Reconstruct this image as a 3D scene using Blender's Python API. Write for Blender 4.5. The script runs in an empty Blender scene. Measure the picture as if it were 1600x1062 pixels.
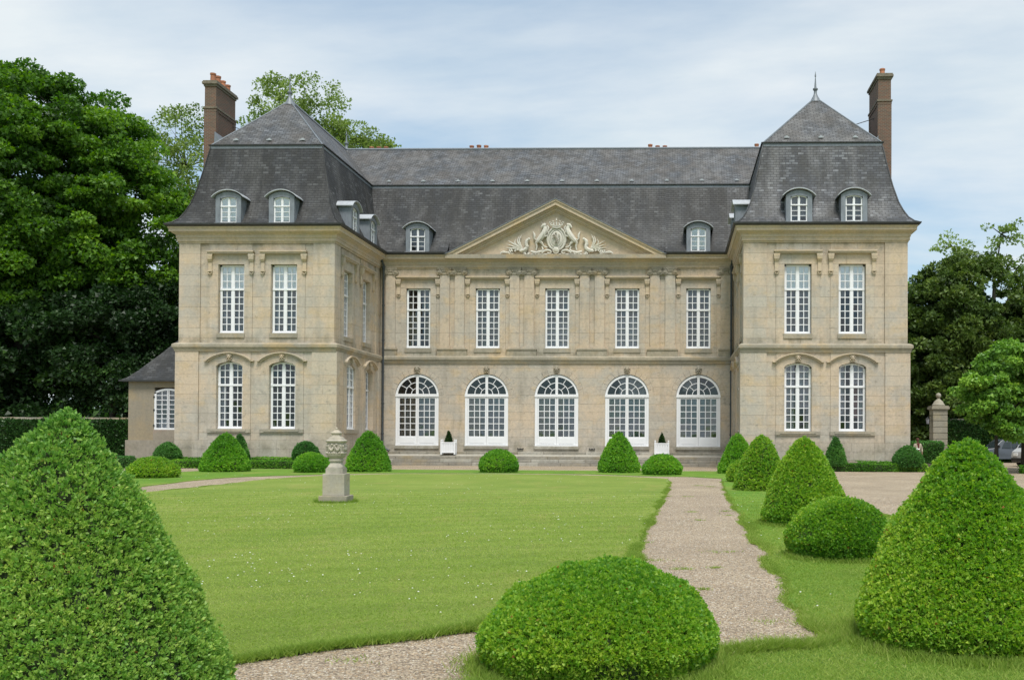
import bpy, bmesh, math, random
import numpy as np
from mathutils import Vector, Matrix

random.seed(7)
RNG = np.random.default_rng(11)
S = bpy.context.scene
COL = S.collection

# ------------------------------------------------------------------ camera
FPX, YAW, PIT, ROL = 1496.3, -.0291, .0098, .0044
CAM = Vector((7.7641, -54.7056, 1.8163))
cd = bpy.data.cameras.new('camera')
cam = bpy.data.objects.new('camera', cd)
COL.objects.link(cam)
fw = Vector((math.sin(YAW) * math.cos(PIT), math.cos(YAW) * math.cos(PIT), math.sin(PIT)))
rt = fw.cross(Vector((0, 0, 1))).normalized()
up = rt.cross(fw)
rc = rt * math.cos(ROL) + up * math.sin(ROL)
uc = -rt * math.sin(ROL) + up * math.cos(ROL)
M = Matrix(((rc.x, uc.x, -fw.x, CAM.x), (rc.y, uc.y, -fw.y, CAM.y), (rc.z, uc.z, -fw.z, CAM.z), (0, 0, 0, 1)))
cam.matrix_world = M
cd.sensor_width = 36
cd.lens = FPX / 1600 * 36
cd.shift_x = (800 - 1009.53) / 1600
cd.shift_y = (669.44 - 531) / 1600
cd.clip_end = 5000
S.camera = cam

# ------------------------------------------------------------------ render, world, sun
S.render.engine = 'CYCLES'
S.cycles.use_denoising = True
S.cycles.max_bounces = 7
S.cycles.transparent_max_bounces = 10
S.view_settings.view_transform = 'Standard'
S.view_settings.look = 'None'
S.view_settings.gamma = 1
S.view_settings.exposure = 0.50

SUN_EL, SUN_AZ = math.radians(62), math.radians(14)     # azimuth from the view's back, towards the right
W = bpy.data.worlds.new('World')
S.world = W
W.use_nodes = True
nt = W.node_tree
nt.nodes.clear()


def N(t, kind, **kw):
    n = t.nodes.new(kind)
    for k, v in kw.items():
        if k.startswith('i_'):
            n.inputs[k[2:].replace('_', ' ')].default_value = v
        else:
            setattr(n, k, v)
    return n


def ramp(t, stops, interp='LINEAR'):
    r = t.nodes.new('ShaderNodeValToRGB')
    r.color_ramp.interpolation = interp
    e = r.color_ramp.elements
    while len(e) < len(stops):
        e.new(0.5)
    for i, (p, c) in enumerate(stops):
        e[i].position = p
        e[i].color = c if len(c) == 4 else (*c, 1)
    return r


def math_n(t, op, a, b=None, c=None, clamp=False):
    n = t.nodes.new('ShaderNodeMath')
    n.operation = op
    n.use_clamp = clamp
    for i, x in enumerate((a, b, c)):
        if x is None:
            continue
        if isinstance(x, (int, float)):
            n.inputs[i].default_value = x
        else:
            t.links.new(x, n.inputs[i])
    return n.outputs[0]


def mix_n(t, fac, a, b, mode='MIX'):
    n = t.nodes.new('ShaderNodeMix')
    n.data_type = 'RGBA'
    n.blend_type = mode
    for i, x in ((0, fac), (6, a), (7, b)):
        if isinstance(x, (int, float)):
            n.inputs[i].default_value = x
        elif isinstance(x, tuple):
            n.inputs[i].default_value = x if len(x) == 4 else (*x, 1)
        else:
            t.links.new(x, n.inputs[i])
    return n.outputs[2]


sky = N(nt, 'ShaderNodeTexSky', sky_type='NISHITA', sun_disc=False, sun_elevation=SUN_EL,
        sun_rotation=math.pi - SUN_AZ, air_density=1.0, dust_density=2.0, ozone_density=1.5)
tc = N(nt, 'ShaderNodeTexCoord')
sep = N(nt, 'ShaderNodeSeparateXYZ')
nt.links.new(tc.outputs['Generated'], sep.inputs[0])
zz = math_n(nt, 'MAXIMUM', sep.outputs[2], 0.0)
zd = math_n(nt, 'ADD', zz, 0.16)
cx_ = math_n(nt, 'DIVIDE', sep.outputs[0], zd)
cy_ = math_n(nt, 'DIVIDE', sep.outputs[1], zd)
cmb = N(nt, 'ShaderNodeCombineXYZ')
nt.links.new(cx_, cmb.inputs[0])
nt.links.new(cy_, cmb.inputs[1])
mp = N(nt, 'ShaderNodeMapping')
mp.inputs['Scale'].default_value = (0.55, 1.0, 1)
mp.inputs['Location'].default_value = (3.1, 0.4, 0)
mp.inputs['Rotation'].default_value = (0, 0, 0.12)
nt.links.new(cmb.outputs[0], mp.inputs[0])
n1 = N(nt, 'ShaderNodeTexNoise', i_Scale=1.0, i_Detail=9.0, i_Roughness=.56, i_Distortion=.15)
nt.links.new(mp.outputs[0], n1.inputs['Vector'])
cl = ramp(nt, [(.36, (0, 0, 0)), (.60, (1, 1, 1))])
nt.links.new(n1.outputs[0], cl.inputs[0])
fac = math_n(nt, 'MULTIPLY_ADD', cl.outputs[0], .66, .32, clamp=True)
n2 = N(nt, 'ShaderNodeTexNoise', i_Scale=2.3, i_Detail=7.0, i_Roughness=.55)
nt.links.new(mp.outputs[0], n2.inputs['Vector'])
ccol = ramp(nt, [(.3, (.54, .60, .63)), (.62, (.615, .65, .665))])
nt.links.new(n2.outputs[0], ccol.inputs[0])
skyc = mix_n(nt, 1.0, sky.outputs[0], (.050, .102, .118), 'MULTIPLY')
mixc = mix_n(nt, fac, skyc, ccol.outputs[0])
bg = N(nt, 'ShaderNodeBackground', i_Strength=1.0)
nt.links.new(mixc, bg.inputs[0])
wo = N(nt, 'ShaderNodeOutputWorld')
nt.links.new(bg.outputs[0], wo.inputs[0])

sl = bpy.data.lights.new('sun', 'SUN')
sl.energy = 2.6
sl.angle = math.radians(20)
sl.color = (1, .955, .885)
so = bpy.data.objects.new('sun', sl)
COL.objects.link(so)
sdir = Vector((math.sin(SUN_AZ) * math.cos(SUN_EL), -math.cos(SUN_AZ) * math.cos(SUN_EL), math.sin(SUN_EL)))
so.rotation_euler = sdir.to_track_quat('Z', 'Y').to_euler()


# ------------------------------------------------------------------ materials
def new_mat(name):
    m = bpy.data.materials.new(name)
    m.use_nodes = True
    t = m.node_tree
    t.nodes.clear()
    o = t.nodes.new('ShaderNodeOutputMaterial')
    p = t.nodes.new('ShaderNodeBsdfPrincipled')
    t.links.new(p.outputs[0], o.inputs[0])
    return m, t, p, o


def pos_noise(t, scale, detail=4, rough=.55, stretch=(1, 1, 1), dist=0.0):
    g = t.nodes.new('ShaderNodeNewGeometry')
    mp = N(t, 'ShaderNodeMapping')
    mp.inputs['Scale'].default_value = stretch
    t.links.new(g.outputs['Position'], mp.inputs[0])
    n = N(t, 'ShaderNodeTexNoise', i_Scale=scale, i_Detail=detail, i_Roughness=rough, i_Distortion=dist)
    t.links.new(mp.outputs[0], n.inputs['Vector'])
    return n.outputs[0]


def add_bump(t, p, h, strength=.3, dist=.02):
    b = N(t, 'ShaderNodeBump', i_Strength=strength, i_Distance=dist)
    t.links.new(h, b.inputs['Height'])
    t.links.new(b.outputs[0], p.inputs['Normal'])


def stone_mat(name, A, B, C, grime=.5, low_pale=True, rand=.10):
    m, t, p, o = new_mat(name)
    g = t.nodes.new('ShaderNodeNewGeometry')
    sp = N(t, 'ShaderNodeSeparateXYZ')
    t.links.new(g.outputs['Position'], sp.inputs[0])
    z = sp.outputs[2]
    r1 = ramp(t, [(.43, (0, 0, 0)), (.57, (1, 1, 1))])
    t.links.new(pos_noise(t, .38, 6, .62), r1.inputs[0])
    c = mix_n(t, r1.outputs[0], A, B)
    r2 = ramp(t, [(.52, (0, 0, 0)), (.66, (1, 1, 1))])
    t.links.new(pos_noise(t, .7, 5, .6, (1, 1, 1.5)), r2.inputs[0])
    c = mix_n(t, math_n(t, 'MULTIPLY', r2.outputs[0], .6), c, C)
    if low_pale:
        zl = math_n(t, 'ADD', z, math_n(t, 'MULTIPLY', pos_noise(t, .7, 4), 2.6))
        mr = N(t, 'ShaderNodeMapRange', i_From_Min=2.4, i_From_Max=4.0, i_To_Min=.75, i_To_Max=0.0)
        t.links.new(zl, mr.inputs[0])
        c = mix_n(t, mr.outputs[0], c, (.45, .405, .345))
    # single blocks of another bed or a later repair
    oi0 = t.nodes.new('ShaderNodeObjectInfo')
    rr0 = ramp(t, [(.80, (0, 0, 0)), (.86, (1, 1, 1))])
    t.links.new(oi0.outputs['Random'], rr0.inputs[0])
    c = mix_n(t, math_n(t, 'MULTIPLY', rr0.outputs[0], 6 * rand), c, (.42, .40, .35))
    # soot and algae that gather beside the ledges
    for zc, hw_ in ((7.35, .55), (12.95, .5), (1.15, .7)):
        near = math_n(t, 'SUBTRACT', 1.0, math_n(t, 'DIVIDE', math_n(t, 'ABSOLUTE', math_n(t, 'SUBTRACT', z, zc)), hw_), clamp=True)
        rk = ramp(t, [(.42, (0, 0, 0)), (.60, (1, 1, 1))])
        t.links.new(pos_noise(t, 1.3, 8, .7, (1, 1, .6)), rk.inputs[0])
        c = mix_n(t, math_n(t, 'MULTIPLY', math_n(t, 'MULTIPLY', near, rk.outputs[0]), .62 * min(1, grime * 1.4)), c, (.20, .18, .125))
    # dark weather streaks running down
    r3 = ramp(t, [(.50, (0, 0, 0)), (.72, (1, 1, 1))])
    t.links.new(pos_noise(t, 1.9, 6, .65, (1, 1, .13)), r3.inputs[0])
    c = mix_n(t, math_n(t, 'MULTIPLY', r3.outputs[0], .42 * grime), c, (.20, .18, .14))
    # damp rust and soot under the ledges and in corners comes and goes
    # grime crusts
    r4 = ramp(t, [(.57, (0, 0, 0)), (.66, (1, 1, 1))])
    t.links.new(pos_noise(t, 3.2, 8, .72, (1, 1, 1.6)), r4.inputs[0])
    c = mix_n(t, math_n(t, 'MULTIPLY', r4.outputs[0], .55 * grime), c, (.19, .175, .145))
    # ochre lichen
    r5 = ramp(t, [(.68, (0, 0, 0)), (.78, (1, 1, 1))])
    t.links.new(pos_noise(t, 1.9, 6, .7), r5.inputs[0])
    c = mix_n(t, math_n(t, 'MULTIPLY', r5.outputs[0], .32), c, (.42, .26, .11))
    # fine speckle
    r6 = ramp(t, [(.32, (.80, .805, .82)), (.68, (1.13, 1.125, 1.11))])
    t.links.new(pos_noise(t, 7, 9, .78), r6.inputs[0])
    c = mix_n(t, 1.0, c, r6.outputs[0], 'MULTIPLY')
    oi = t.nodes.new('ShaderNodeObjectInfo')
    mr = N(t, 'ShaderNodeMapRange', i_To_Min=1 - rand, i_To_Max=1 + rand)
    t.links.new(oi.outputs['Random'], mr.inputs[0])
    hs = N(t, 'ShaderNodeHueSaturation')
    t.links.new(c, hs.inputs['Color'])
    t.links.new(mr.outputs[0], hs.inputs['Value'])
    t.links.new(hs.outputs[0], p.inputs['Base Color'])
    p.inputs['Roughness'].default_value = .9
    add_bump(t, p, pos_noise(t, 18, 6, .7), .5, .02)
    return m


def simple_mat(name, col, rough=.7, noise=.12, nscale=6, bump=0.0, metal=0.0, obj_rand=0.0, stretch=(1, 1, 1)):
    m, t, p, o = new_mat(name)
    r = ramp(t, [(.25, (1 - noise,) * 3), (.75, (1 + noise,) * 3)])
    t.links.new(pos_noise(t, nscale, 6, .65, stretch), r.inputs[0])
    c = mix_n(t, 1.0, r.outputs[0], col, 'MULTIPLY')
    if obj_rand:
        oi = t.nodes.new('ShaderNodeObjectInfo')
        mr = N(t, 'ShaderNodeMapRange', i_To_Min=1 - obj_rand, i_To_Max=1 + obj_rand)
        t.links.new(oi.outputs['Random'], mr.inputs[0])
        hs = N(t, 'ShaderNodeHueSaturation')
        t.links.new(c, hs.inputs['Color'])
        t.links.new(mr.outputs[0], hs.inputs['Value'])
        c = hs.outputs[0]
    t.links.new(c, p.inputs['Base Color'])
    p.inputs['Roughness'].default_value = rough
    p.inputs['Metallic'].default_value = metal
    if bump:
        add_bump(t, p, pos_noise(t, nscale * 3, 6, .7), bump, .02)
    return m


def slate_mat(name, k=1.0, warm=0.0):
    m, t, p, o = new_mat(name)
    uv = t.nodes.new('ShaderNodeTexCoord')
    # gentle wobble so that the courses are not ruled lines
    nz = N(t, 'ShaderNodeTexNoise', i_Scale=1.1, i_Detail=3.0)
    t.links.new(uv.outputs['UV'], nz.inputs['Vector'])
    vm = N(t, 'ShaderNodeVectorMath', operation='SCALE')
    t.links.new(nz.outputs[1], vm.inputs[0])
    vm.inputs['Scale'].default_value = .05
    va = N(t, 'ShaderNodeVectorMath', operation='ADD')
    t.links.new(uv.outputs['UV'], va.inputs[0])
    t.links.new(vm.outputs[0], va.inputs[1])

    def brick(c1, c2, mo, bias=0.0):
        b = N(t, 'ShaderNodeTexBrick', offset=.5, squash=1)
        t.links.new(va.outputs[0], b.inputs['Vector'])
        b.inputs['Color1'].default_value = (*c1, 1)
        b.inputs['Color2'].default_value = (*c2, 1)
        b.inputs['Mortar'].default_value = (*mo, 1)
        b.inputs['Scale'].default_value = 1
        b.inputs['Mortar Size'].default_value = .015
        b.inputs['Mortar Smooth'].default_value = .2
        b.inputs['Bias'].default_value = bias
        b.inputs['Brick Width'].default_value = .36
        b.inputs['Row Height'].default_value = .155
        return b
    b = brick((.055 * k, .060 * k, .070 * k), (.150 * k, .158 * k, .175 * k), (.010, .010, .011), -.35)
    b2 = brick((0, 0, 0), (1, 1, 1), (0, 0, 0), 0)
    rb2 = ramp(t, [(.60, (0, 0, 0)), (1.0, (1, 1, 1))])
    t.links.new(b2.outputs[0], rb2.inputs[0])
    c = b.outputs[0]
    r = ramp(t, [(.40, (0, 0, 0)), (.60, (1, 1, 1))])
    t.links.new(pos_noise(t, .75, 6, .6, (1, 1, .22)), r.inputs[0])
    c = mix_n(t, math_n(t, 'MULTIPLY', r.outputs[0], .78), c, (.040 * k + warm * .055, .037 * k + warm * .044, .034 * k + warm * .036))
    # pale streaks of run-off
    r2 = ramp(t, [(.47, (0, 0, 0)), (.64, (1, 1, 1))])
    t.links.new(pos_noise(t, .85, 7, .66, (1, 1, .09)), r2.inputs[0])
    c = mix_n(t, math_n(t, 'MULTIPLY', r2.outputs[0], .62), c, (.155 * (.5 + .5 * k), .150 * (.5 + .5 * k), .148 * (.5 + .5 * k)))
    r3 = ramp(t, [(.47, (0, 0, 0)), (.60, (1, 1, 1))])
    t.links.new(pos_noise(t, 1.9, 9, .72, (1, 1, .6)), r3.inputs[0])
    c = mix_n(t, math_n(t, 'MULTIPLY', r3.outputs[0], .55), c, (.022, .021, .017))
    # single bleached slates, more on old patches
    r4 = ramp(t, [(.48, (0, 0, 0)), (.66, (1, 1, 1))])
    t.links.new(pos_noise(t, 1.3, 4, .6), r4.inputs[0])
    c = mix_n(t, math_n(t, 'MULTIPLY', rb2.outputs[0], math_n(t, 'MULTIPLY_ADD', r4.outputs[0], .42, .03)), c, (.20, .203, .21))
    # mortar again so the courses stay readable
    c = mix_n(t, math_n(t, 'MULTIPLY', b.outputs['Fac'], .8), c, (.012, .012, .013))
    # the slates of the right wing were laid later and are greyer
    g_ = t.nodes.new('ShaderNodeNewGeometry')
    sx_ = N(t, 'ShaderNodeSeparateXYZ')
    t.links.new(g_.outputs['Position'], sx_.inputs[0])
    newer = math_n(t, 'GREATER_THAN', sx_.outputs[0], 11.3 if k < .6 else 100)
    c = mix_n(t, math_n(t, 'MULTIPLY', newer, .55), c, mix_n(t, 1.0, c, (2.6, 2.65, 2.8), 'MULTIPLY'))
    t.links.new(c, p.inputs['Base Color'])
    p.inputs['Roughness'].default_value = .62
    inv = math_n(t, 'SUBTRACT', 1.0, b.outputs['Fac'])
    h = math_n(t, 'MULTIPLY_ADD', pos_noise(t, 7, 4), .5, inv)
    add_bump(t, p, h, .7, .02)
    return m


def brick_mat():
    m, t, p, o = new_mat('chimney_brick')
    uv = t.nodes.new('ShaderNodeTexCoord')
    b = N(t, 'ShaderNodeTexBrick', offset=.5)
    t.links.new(uv.outputs['UV'], b.inputs['Vector'])
    b.inputs['Color1'].default_value = (.17, .072, .045, 1)
    b.inputs['Color2'].default_value = (.105, .062, .048, 1)
    b.inputs['Mortar'].default_value = (.20, .17, .13, 1)
    b.inputs['Scale'].default_value = 1
    b.inputs['Mortar Size'].default_value = .012
    b.inputs['Brick Width'].default_value = .23
    b.inputs['Row Height'].default_value = .085
    r = ramp(t, [(.45, (0, 0, 0)), (.7, (1, 1, 1))])
    t.links.new(pos_noise(t, 1.6, 7, .7), r.inputs[0])
    c = mix_n(t, math_n(t, 'MULTIPLY', r.outputs[0], .6), b.outputs[0], (.10, .085, .065))
    t.links.new(c, p.inputs['Base Color'])
    p.inputs['Roughness'].default_value = .92
    add_bump(t, p, b.outputs['Fac'], -.5, .02)
    return m


def leaf_mat(name, stops, transl=.35, rough=.5, spec=.35):
    m, t, p, o = new_mat(name)
    a = N(t, 'ShaderNodeAttribute', attribute_name='tone')
    r = ramp(t, stops)
    t.links.new(a.outputs['Fac'], r.inputs[0])
    t.links.new(r.outputs[0], p.inputs['Base Color'])
    p.inputs['Roughness'].default_value = rough
    p.inputs['Specular IOR Level'].default_value = spec
    tr = t.nodes.new('ShaderNodeBsdfTranslucent')
    hs = N(t, 'ShaderNodeHueSaturation', i_Saturation=1.1, i_Value=1.3)
    t.links.new(r.outputs[0], hs.inputs['Color'])
    t.links.new(hs.outputs[0], tr.inputs[0])
    mx = N(t, 'ShaderNodeMixShader', i_Fac=transl)
    t.links.new(p.outputs[0], mx.inputs[1])
    t.links.new(tr.outputs[0], mx.inputs[2])
    t.links.new(mx.outputs[0], o.inputs[0])
    return m


def glass_mat():
    m, t, p, o = new_mat('window_glass')
    t.nodes.remove(p)
    fr = N(t, 'ShaderNodeFresnel', i_IOR=1.5)
    oi = t.nodes.new('ShaderNodeObjectInfo')
    gl = N(t, 'ShaderNodeBsdfGlossy', i_Roughness=.03)
    gl.inputs[0].default_value = (.9, .93, 1, 1)
    tr = t.nodes.new('ShaderNodeBsdfTransparent')
    tr.inputs[0].default_value = (.97, .98, .99, 1)
    mx = t.nodes.new('ShaderNodeMixShader')
    t.links.new(math_n(t, 'MULTIPLY_ADD', fr.outputs[0], 1.2, .03, clamp=True), mx.inputs[0])
    t.links.new(tr.outputs[0], mx.inputs[1])
    t.links.new(gl.outputs[0], mx.inputs[2])
    t.links.new(mx.outputs[0], o.inputs[0])
    add_bump_t = N(t, 'ShaderNodeBump', i_Strength=.04, i_Distance=.02)
    t.links.new(pos_noise(t, 3.0, 2), add_bump_t.inputs['Height'])
    t.links.new(add_bump_t.outputs[0], gl.inputs['Normal'])
    return m


def gravel_mat():
    m, t, p, o = new_mat('gravel')
    g = t.nodes.new('ShaderNodeNewGeometry')
    v = N(t, 'ShaderNodeTexVoronoi', i_Scale=46.0)
    t.links.new(g.outputs['Position'], v.inputs['Vector'])
    sx = N(t, 'ShaderNodeSeparateXYZ')
    t.links.new(v.outputs['Color'], sx.inputs[0])
    r = ramp(t, [(0, (.19, .145, .10)), (.18, (.36, .285, .20)), (.45, (.49, .40, .29)), (.7, (.58, .50, .385)), (.88, (.47, .32, .17)), (1, (.76, .72, .63))])
    t.links.new(sx.outputs[0], r.inputs[0])
    edge = ramp(t, [(.25, (1, 1, 1)), (.75, (.35, .32, .28))])
    t.links.new(math_n(t, 'MULTIPLY', v.outputs['Distance'], 1.0), edge.inputs[0])
    c = mix_n(t, .8, r.outputs[0], edge.outputs[0], 'MULTIPLY')
    rb = ramp(t, [(.3, (.80, .79, .78)), (.7, (1.12, 1.12, 1.12))])
    t.links.new(pos_noise(t, .5, 5, .6), rb.inputs[0])
    c = mix_n(t, 1.0, c, rb.outputs[0], 'MULTIPLY')
    rc_ = ramp(t, [(.60, (0, 0, 0)), (.74, (1, 1, 1))])
    t.links.new(pos_noise(t, 1.5, 8, .75), rc_.inputs[0])
    c = mix_n(t, math_n(t, 'MULTIPLY', rc_.outputs[0], .35), c, (.12, .125, .05))
    t.links.new(c, p.inputs['Base Color'])
    p.inputs['Roughness'].default_value = .85
    add_bump(t, p, math_n(t, 'SUBTRACT', 1.0, v.outputs['Distance']), .9, .012)
    return m


def grass_mat(name, a, b, d):
    m, t, p, o = new_mat(name)
    r = ramp(t, [(.33, a), (.52, b), (.70, d)])
    n = math_n(t, 'MULTIPLY_ADD', pos_noise(t, .33, 6, .6), .55, math_n(t, 'MULTIPLY', pos_noise(t, 6, 7, .75), .45))
    t.links.new(n, r.inputs[0])
    c = r.outputs[0]
    rr = ramp(t, [(.52, (0, 0, 0)), (.68, (1, 1, 1))])
    t.links.new(pos_noise(t, .9, 7, .72, (1, .35, 1)), rr.inputs[0])
    c = mix_n(t, math_n(t, 'MULTIPLY', rr.outputs[0], .5), c, (.31, .29, .09))
    # mowing bands across the lawn, faint
    w = N(t, 'ShaderNodeTexWave', i_Scale=.30, i_Distortion=1.2, i_Detail=2.0)
    mp = N(t, 'ShaderNodeMapping')
    mp.inputs['Rotation'].default_value = (0, 0, 1.25)
    g = t.nodes.new('ShaderNodeNewGeometry')
    t.links.new(g.outputs['Position'], mp.inputs[0])
    t.links.new(mp.outputs[0], w.inputs[0])
    rw = ramp(t, [(.3, (.92, .93, .92)), (.7, (1.05, 1.05, 1.03))])
    t.links.new(w.outputs[0], rw.inputs[0])
    c = mix_n(t, 1.0, c, rw.outputs[0], 'MULTIPLY')
    rf = ramp(t, [(.3, (.62, .64, .6)), (.7, (1.3, 1.28, 1.25))])
    t.links.new(pos_noise(t, 55, 4, .8), rf.inputs[0])
    c = mix_n(t, 1.0, c, rf.outputs[0], 'MULTIPLY')
    t.links.new(c, p.inputs['Base Color'])
    p.inputs['Roughness'].default_value = .8
    p.inputs['Specular IOR Level'].default_value = .2
    add_bump(t, p, pos_noise(t, 60, 5, .8), .8, .03)
    return m


MT = {}
MT['stone'] = stone_mat('limestone', (.550, .443, .330), (.455, .405, .340), (.55, .415, .255), .85, rand=.05)
MT['carved'] = stone_mat('carved_limestone', (.545, .44, .315), (.47, .395, .305), (.56, .41, .23), .4, False, .03)
MT['relief'] = stone_mat('pale_relief_stone', (.66, .63, .55), (.58, .555, .49), (.46, .41, .30), .18, False, .02)
MT['belt'] = stone_mat('weathered_limestone', (.40, .345, .26), (.32, .29, .235), (.48, .33, .15), 1.0, False, .03)
MT['mortar'] = simple_mat('old_mortar', (.24, .20, .15), .95, .2, 8)
MT['urn'] = stone_mat('urn_stone', (.47, .42, .35), (.39, .355, .30), (.42, .35, .22), .7, False, .02)
MT['urnbase'] = stone_mat('urn_base_stone', (.34, .30, .23), (.30, .27, .21), (.36, .30, .17), .9, False, .02)
MT['step'] = stone_mat('grey_step_stone', (.33, .30, .25), (.27, .25, .215), (.37, .29, .17), 1.5, False, .10)
MT['render'] = stone_mat('ochre_render', (.33, .265, .175), (.29, .25, .19), (.36, .27, .15), .5, False, .02)
MT['plinth'] = stone_mat('stained_render', (.33, .28, .22), (.34, .22, .17), (.30, .26, .2), .8, False, .02)
MT['slate'] = slate_mat('slate', .40)
MT['slate_old'] = slate_mat('old_slate', 1.7, 1.0)
MT['slate_up'] = slate_mat('upper_slate', 1.2, .9)
MT['lead'] = simple_mat('lead', (.17, .187, .21), .5, .25, 5, .1, .15)
MT['lead_pale'] = simple_mat('pale_lead', (.40, .42, .45), .5, .2, 5, .1)
MT['lead_dark'] = simple_mat('dark_lead', (.20, .22, .25), .55, .3, 4, .15, .1, stretch=(1, 1, .4))
MT['gutter'] = simple_mat('gutter_zinc', (.045, .046, .048), .5, .35, 3, .1, .2)
MT['pipe'] = simple_mat('cast_iron_pipe', (.055, .062, .068), .5, .3, 4, .1, .2)
MT['iron'] = simple_mat('iron', (.02, .02, .02), .6)
MT['brick'] = brick_mat()
MT['terracotta'] = simple_mat('terracotta', (.40, .16, .085), .8, .2, 9, .1, obj_rand=.2)
MT['cap'] = simple_mat('cap_stone', (.17, .145, .11), .95, .4, 5, .4)
MT['white'] = simple_mat('white_paint', (.78, .78, .80), .45, .03, 3, .02)
MT['glass'] = glass_mat()
MT['blind'] = simple_mat('white_blind', (.88, .90, .92), .8, .04, 2)
MT['net'] = simple_mat('net_curtain', (.42, .42, .46), .9, .12, 9, 0, stretch=(6, 6, .3))
MT['grey_curtain'] = simple_mat('grey_lining', (.27, .26, .275), .9, .08, 7, 0, stretch=(6, 6, .3))
MT['taupe'] = simple_mat('taupe_curtain', (.21, .185, .14), .9, .15, 7, 0, stretch=(8, 8, .3))
MT['slateblue'] = simple_mat('blue_grey_reflection_curtain', (.15, .165, .185), .9, .15, 7, 0, stretch=(8, 8, .3))  # curtain sheet with the panes' bluish reflections put into its colour
MT['rose'] = simple_mat('rose_drape', (.25, .12, .11), .9, .2, 7, 0, stretch=(8, 8, .3))
MT['room'] = simple_mat('room_plaster', (.22, .19, .16), .9)
BOXG = [(0, (.07, .19, .03)), (.3, (.17, .37, .04)), (.6, (.32, .49, .06)), (.82, (.48, .60, .09)), (.95, (.58, .66, .13)), (.985, (.40, .20, .07)), (1, (.34, .15, .05))]
MT['box'] = leaf_mat('box_leaf', BOXG, .48, .45)
MT['box_bright'] = leaf_mat('box_leaf_bright', [(0, (.08, .20, .04)), (.35, (.19, .38, .07)), (.7, (.36, .52, .11)), (.95, (.55, .64, .17)), (.985, (.42, .22, .08)), (1, (.36, .16, .06))], .42, .45)
MT['yew'] = leaf_mat('clipped_leaf', [(0, (.06, .18, .024)), (.4, (.14, .35, .04)), (.75, (.26, .50, .05)), (1, (.44, .60, .08))], .42, .6)
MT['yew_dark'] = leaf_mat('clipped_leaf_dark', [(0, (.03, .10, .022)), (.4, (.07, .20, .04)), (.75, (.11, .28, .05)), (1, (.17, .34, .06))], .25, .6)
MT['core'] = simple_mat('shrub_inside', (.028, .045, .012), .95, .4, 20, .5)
MT['maple'] = leaf_mat('maple_leaf', [(0, (.022, .058, .009)), (.4, (.072, .175, .018)), (.75, (.18, .34, .03)), (1, (.30, .46, .05))], .4, .5)
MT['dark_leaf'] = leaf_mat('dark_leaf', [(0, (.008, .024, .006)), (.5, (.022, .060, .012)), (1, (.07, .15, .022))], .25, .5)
MT['linden'] = leaf_mat('linden_leaf', [(0, (.04, .10, .016)), (.45, (.14, .30, .04)), (.8, (.28, .46, .06)), (1, (.40, .56, .12))], .35, .45)
MT['olive'] = leaf_mat('olive_leaf', [(0, (.028, .052, .010)), (.5, (.078, .135, .024)), (1, (.20, .27, .055))], .3, .5)
MT['plane'] = leaf_mat('plane_leaf', [(0, (.09, .14, .035)), (.5, (.22, .31, .07)), (1, (.38, .46, .15))], .5, .5)
MT['ivy'] = leaf_mat('ivy_leaf', [(0, (.018, .055, .014)), (.5, (.04, .11, .024)), (1, (.09, .18, .035))], .2, .4)
MT['blade'] = leaf_mat('grass_blade', [(0, (.15, .25, .04)), (.5, (.28, .39, .075)), (.85, (.40, .45, .13)), (1, (.55, .50, .27))], .45, .6, .1)
MT['petal'] = leaf_mat('daisy_petal', [(0, (.7, .7, .66)), (1, (.85, .85, .82))], .2, .7, .1)
MT['bark'] = simple_mat('bark', (.05, .042, .032), .95, .45, 5, .8, stretch=(1, 1, .25))
MT['bark_pale'] = simple_mat('pale_bark', (.20, .17, .12), .95, .45, 3, .5)
MT['gravel'] = gravel_mat()
MT['lawn'] = grass_mat('mown_grass', (.145, .225, .038), (.205, .280, .050), (.30, .345, .10))
MT['strip'] = grass_mat('strip_grass', (.09, .20, .022), (.14, .26, .032), (.20, .30, .045))
MT['earth'] = simple_mat('earth', (.07, .055, .035), .95, .4, 5, .6)
MT['pebble'] = leaf_mat('pebble', [(0, (.11, .09, .07)), (.3, (.27, .21, .16)), (.6, (.41, .34, .27)), (.85, (.38, .26, .15)), (1, (.66, .63, .58))], 0, .8, .3)


# ------------------------------------------------------------------ object helpers
def link(o, parent=None):
    COL.objects.link(o)
    if parent is not None:
        o.parent = parent
    return o


def meta(o, label=None, cat=None, group=None, kind=None):
    for k, v in (('label', label), ('category', cat), ('group', group), ('kind', kind)):
        if v:
            o[k] = v
    return o


def empty(name, loc=(0, 0, 0), **k):
    o = link(bpy.data.objects.new(name, None))
    o.location = loc
    o.empty_display_size = .3
    return meta(o, **k)


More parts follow.
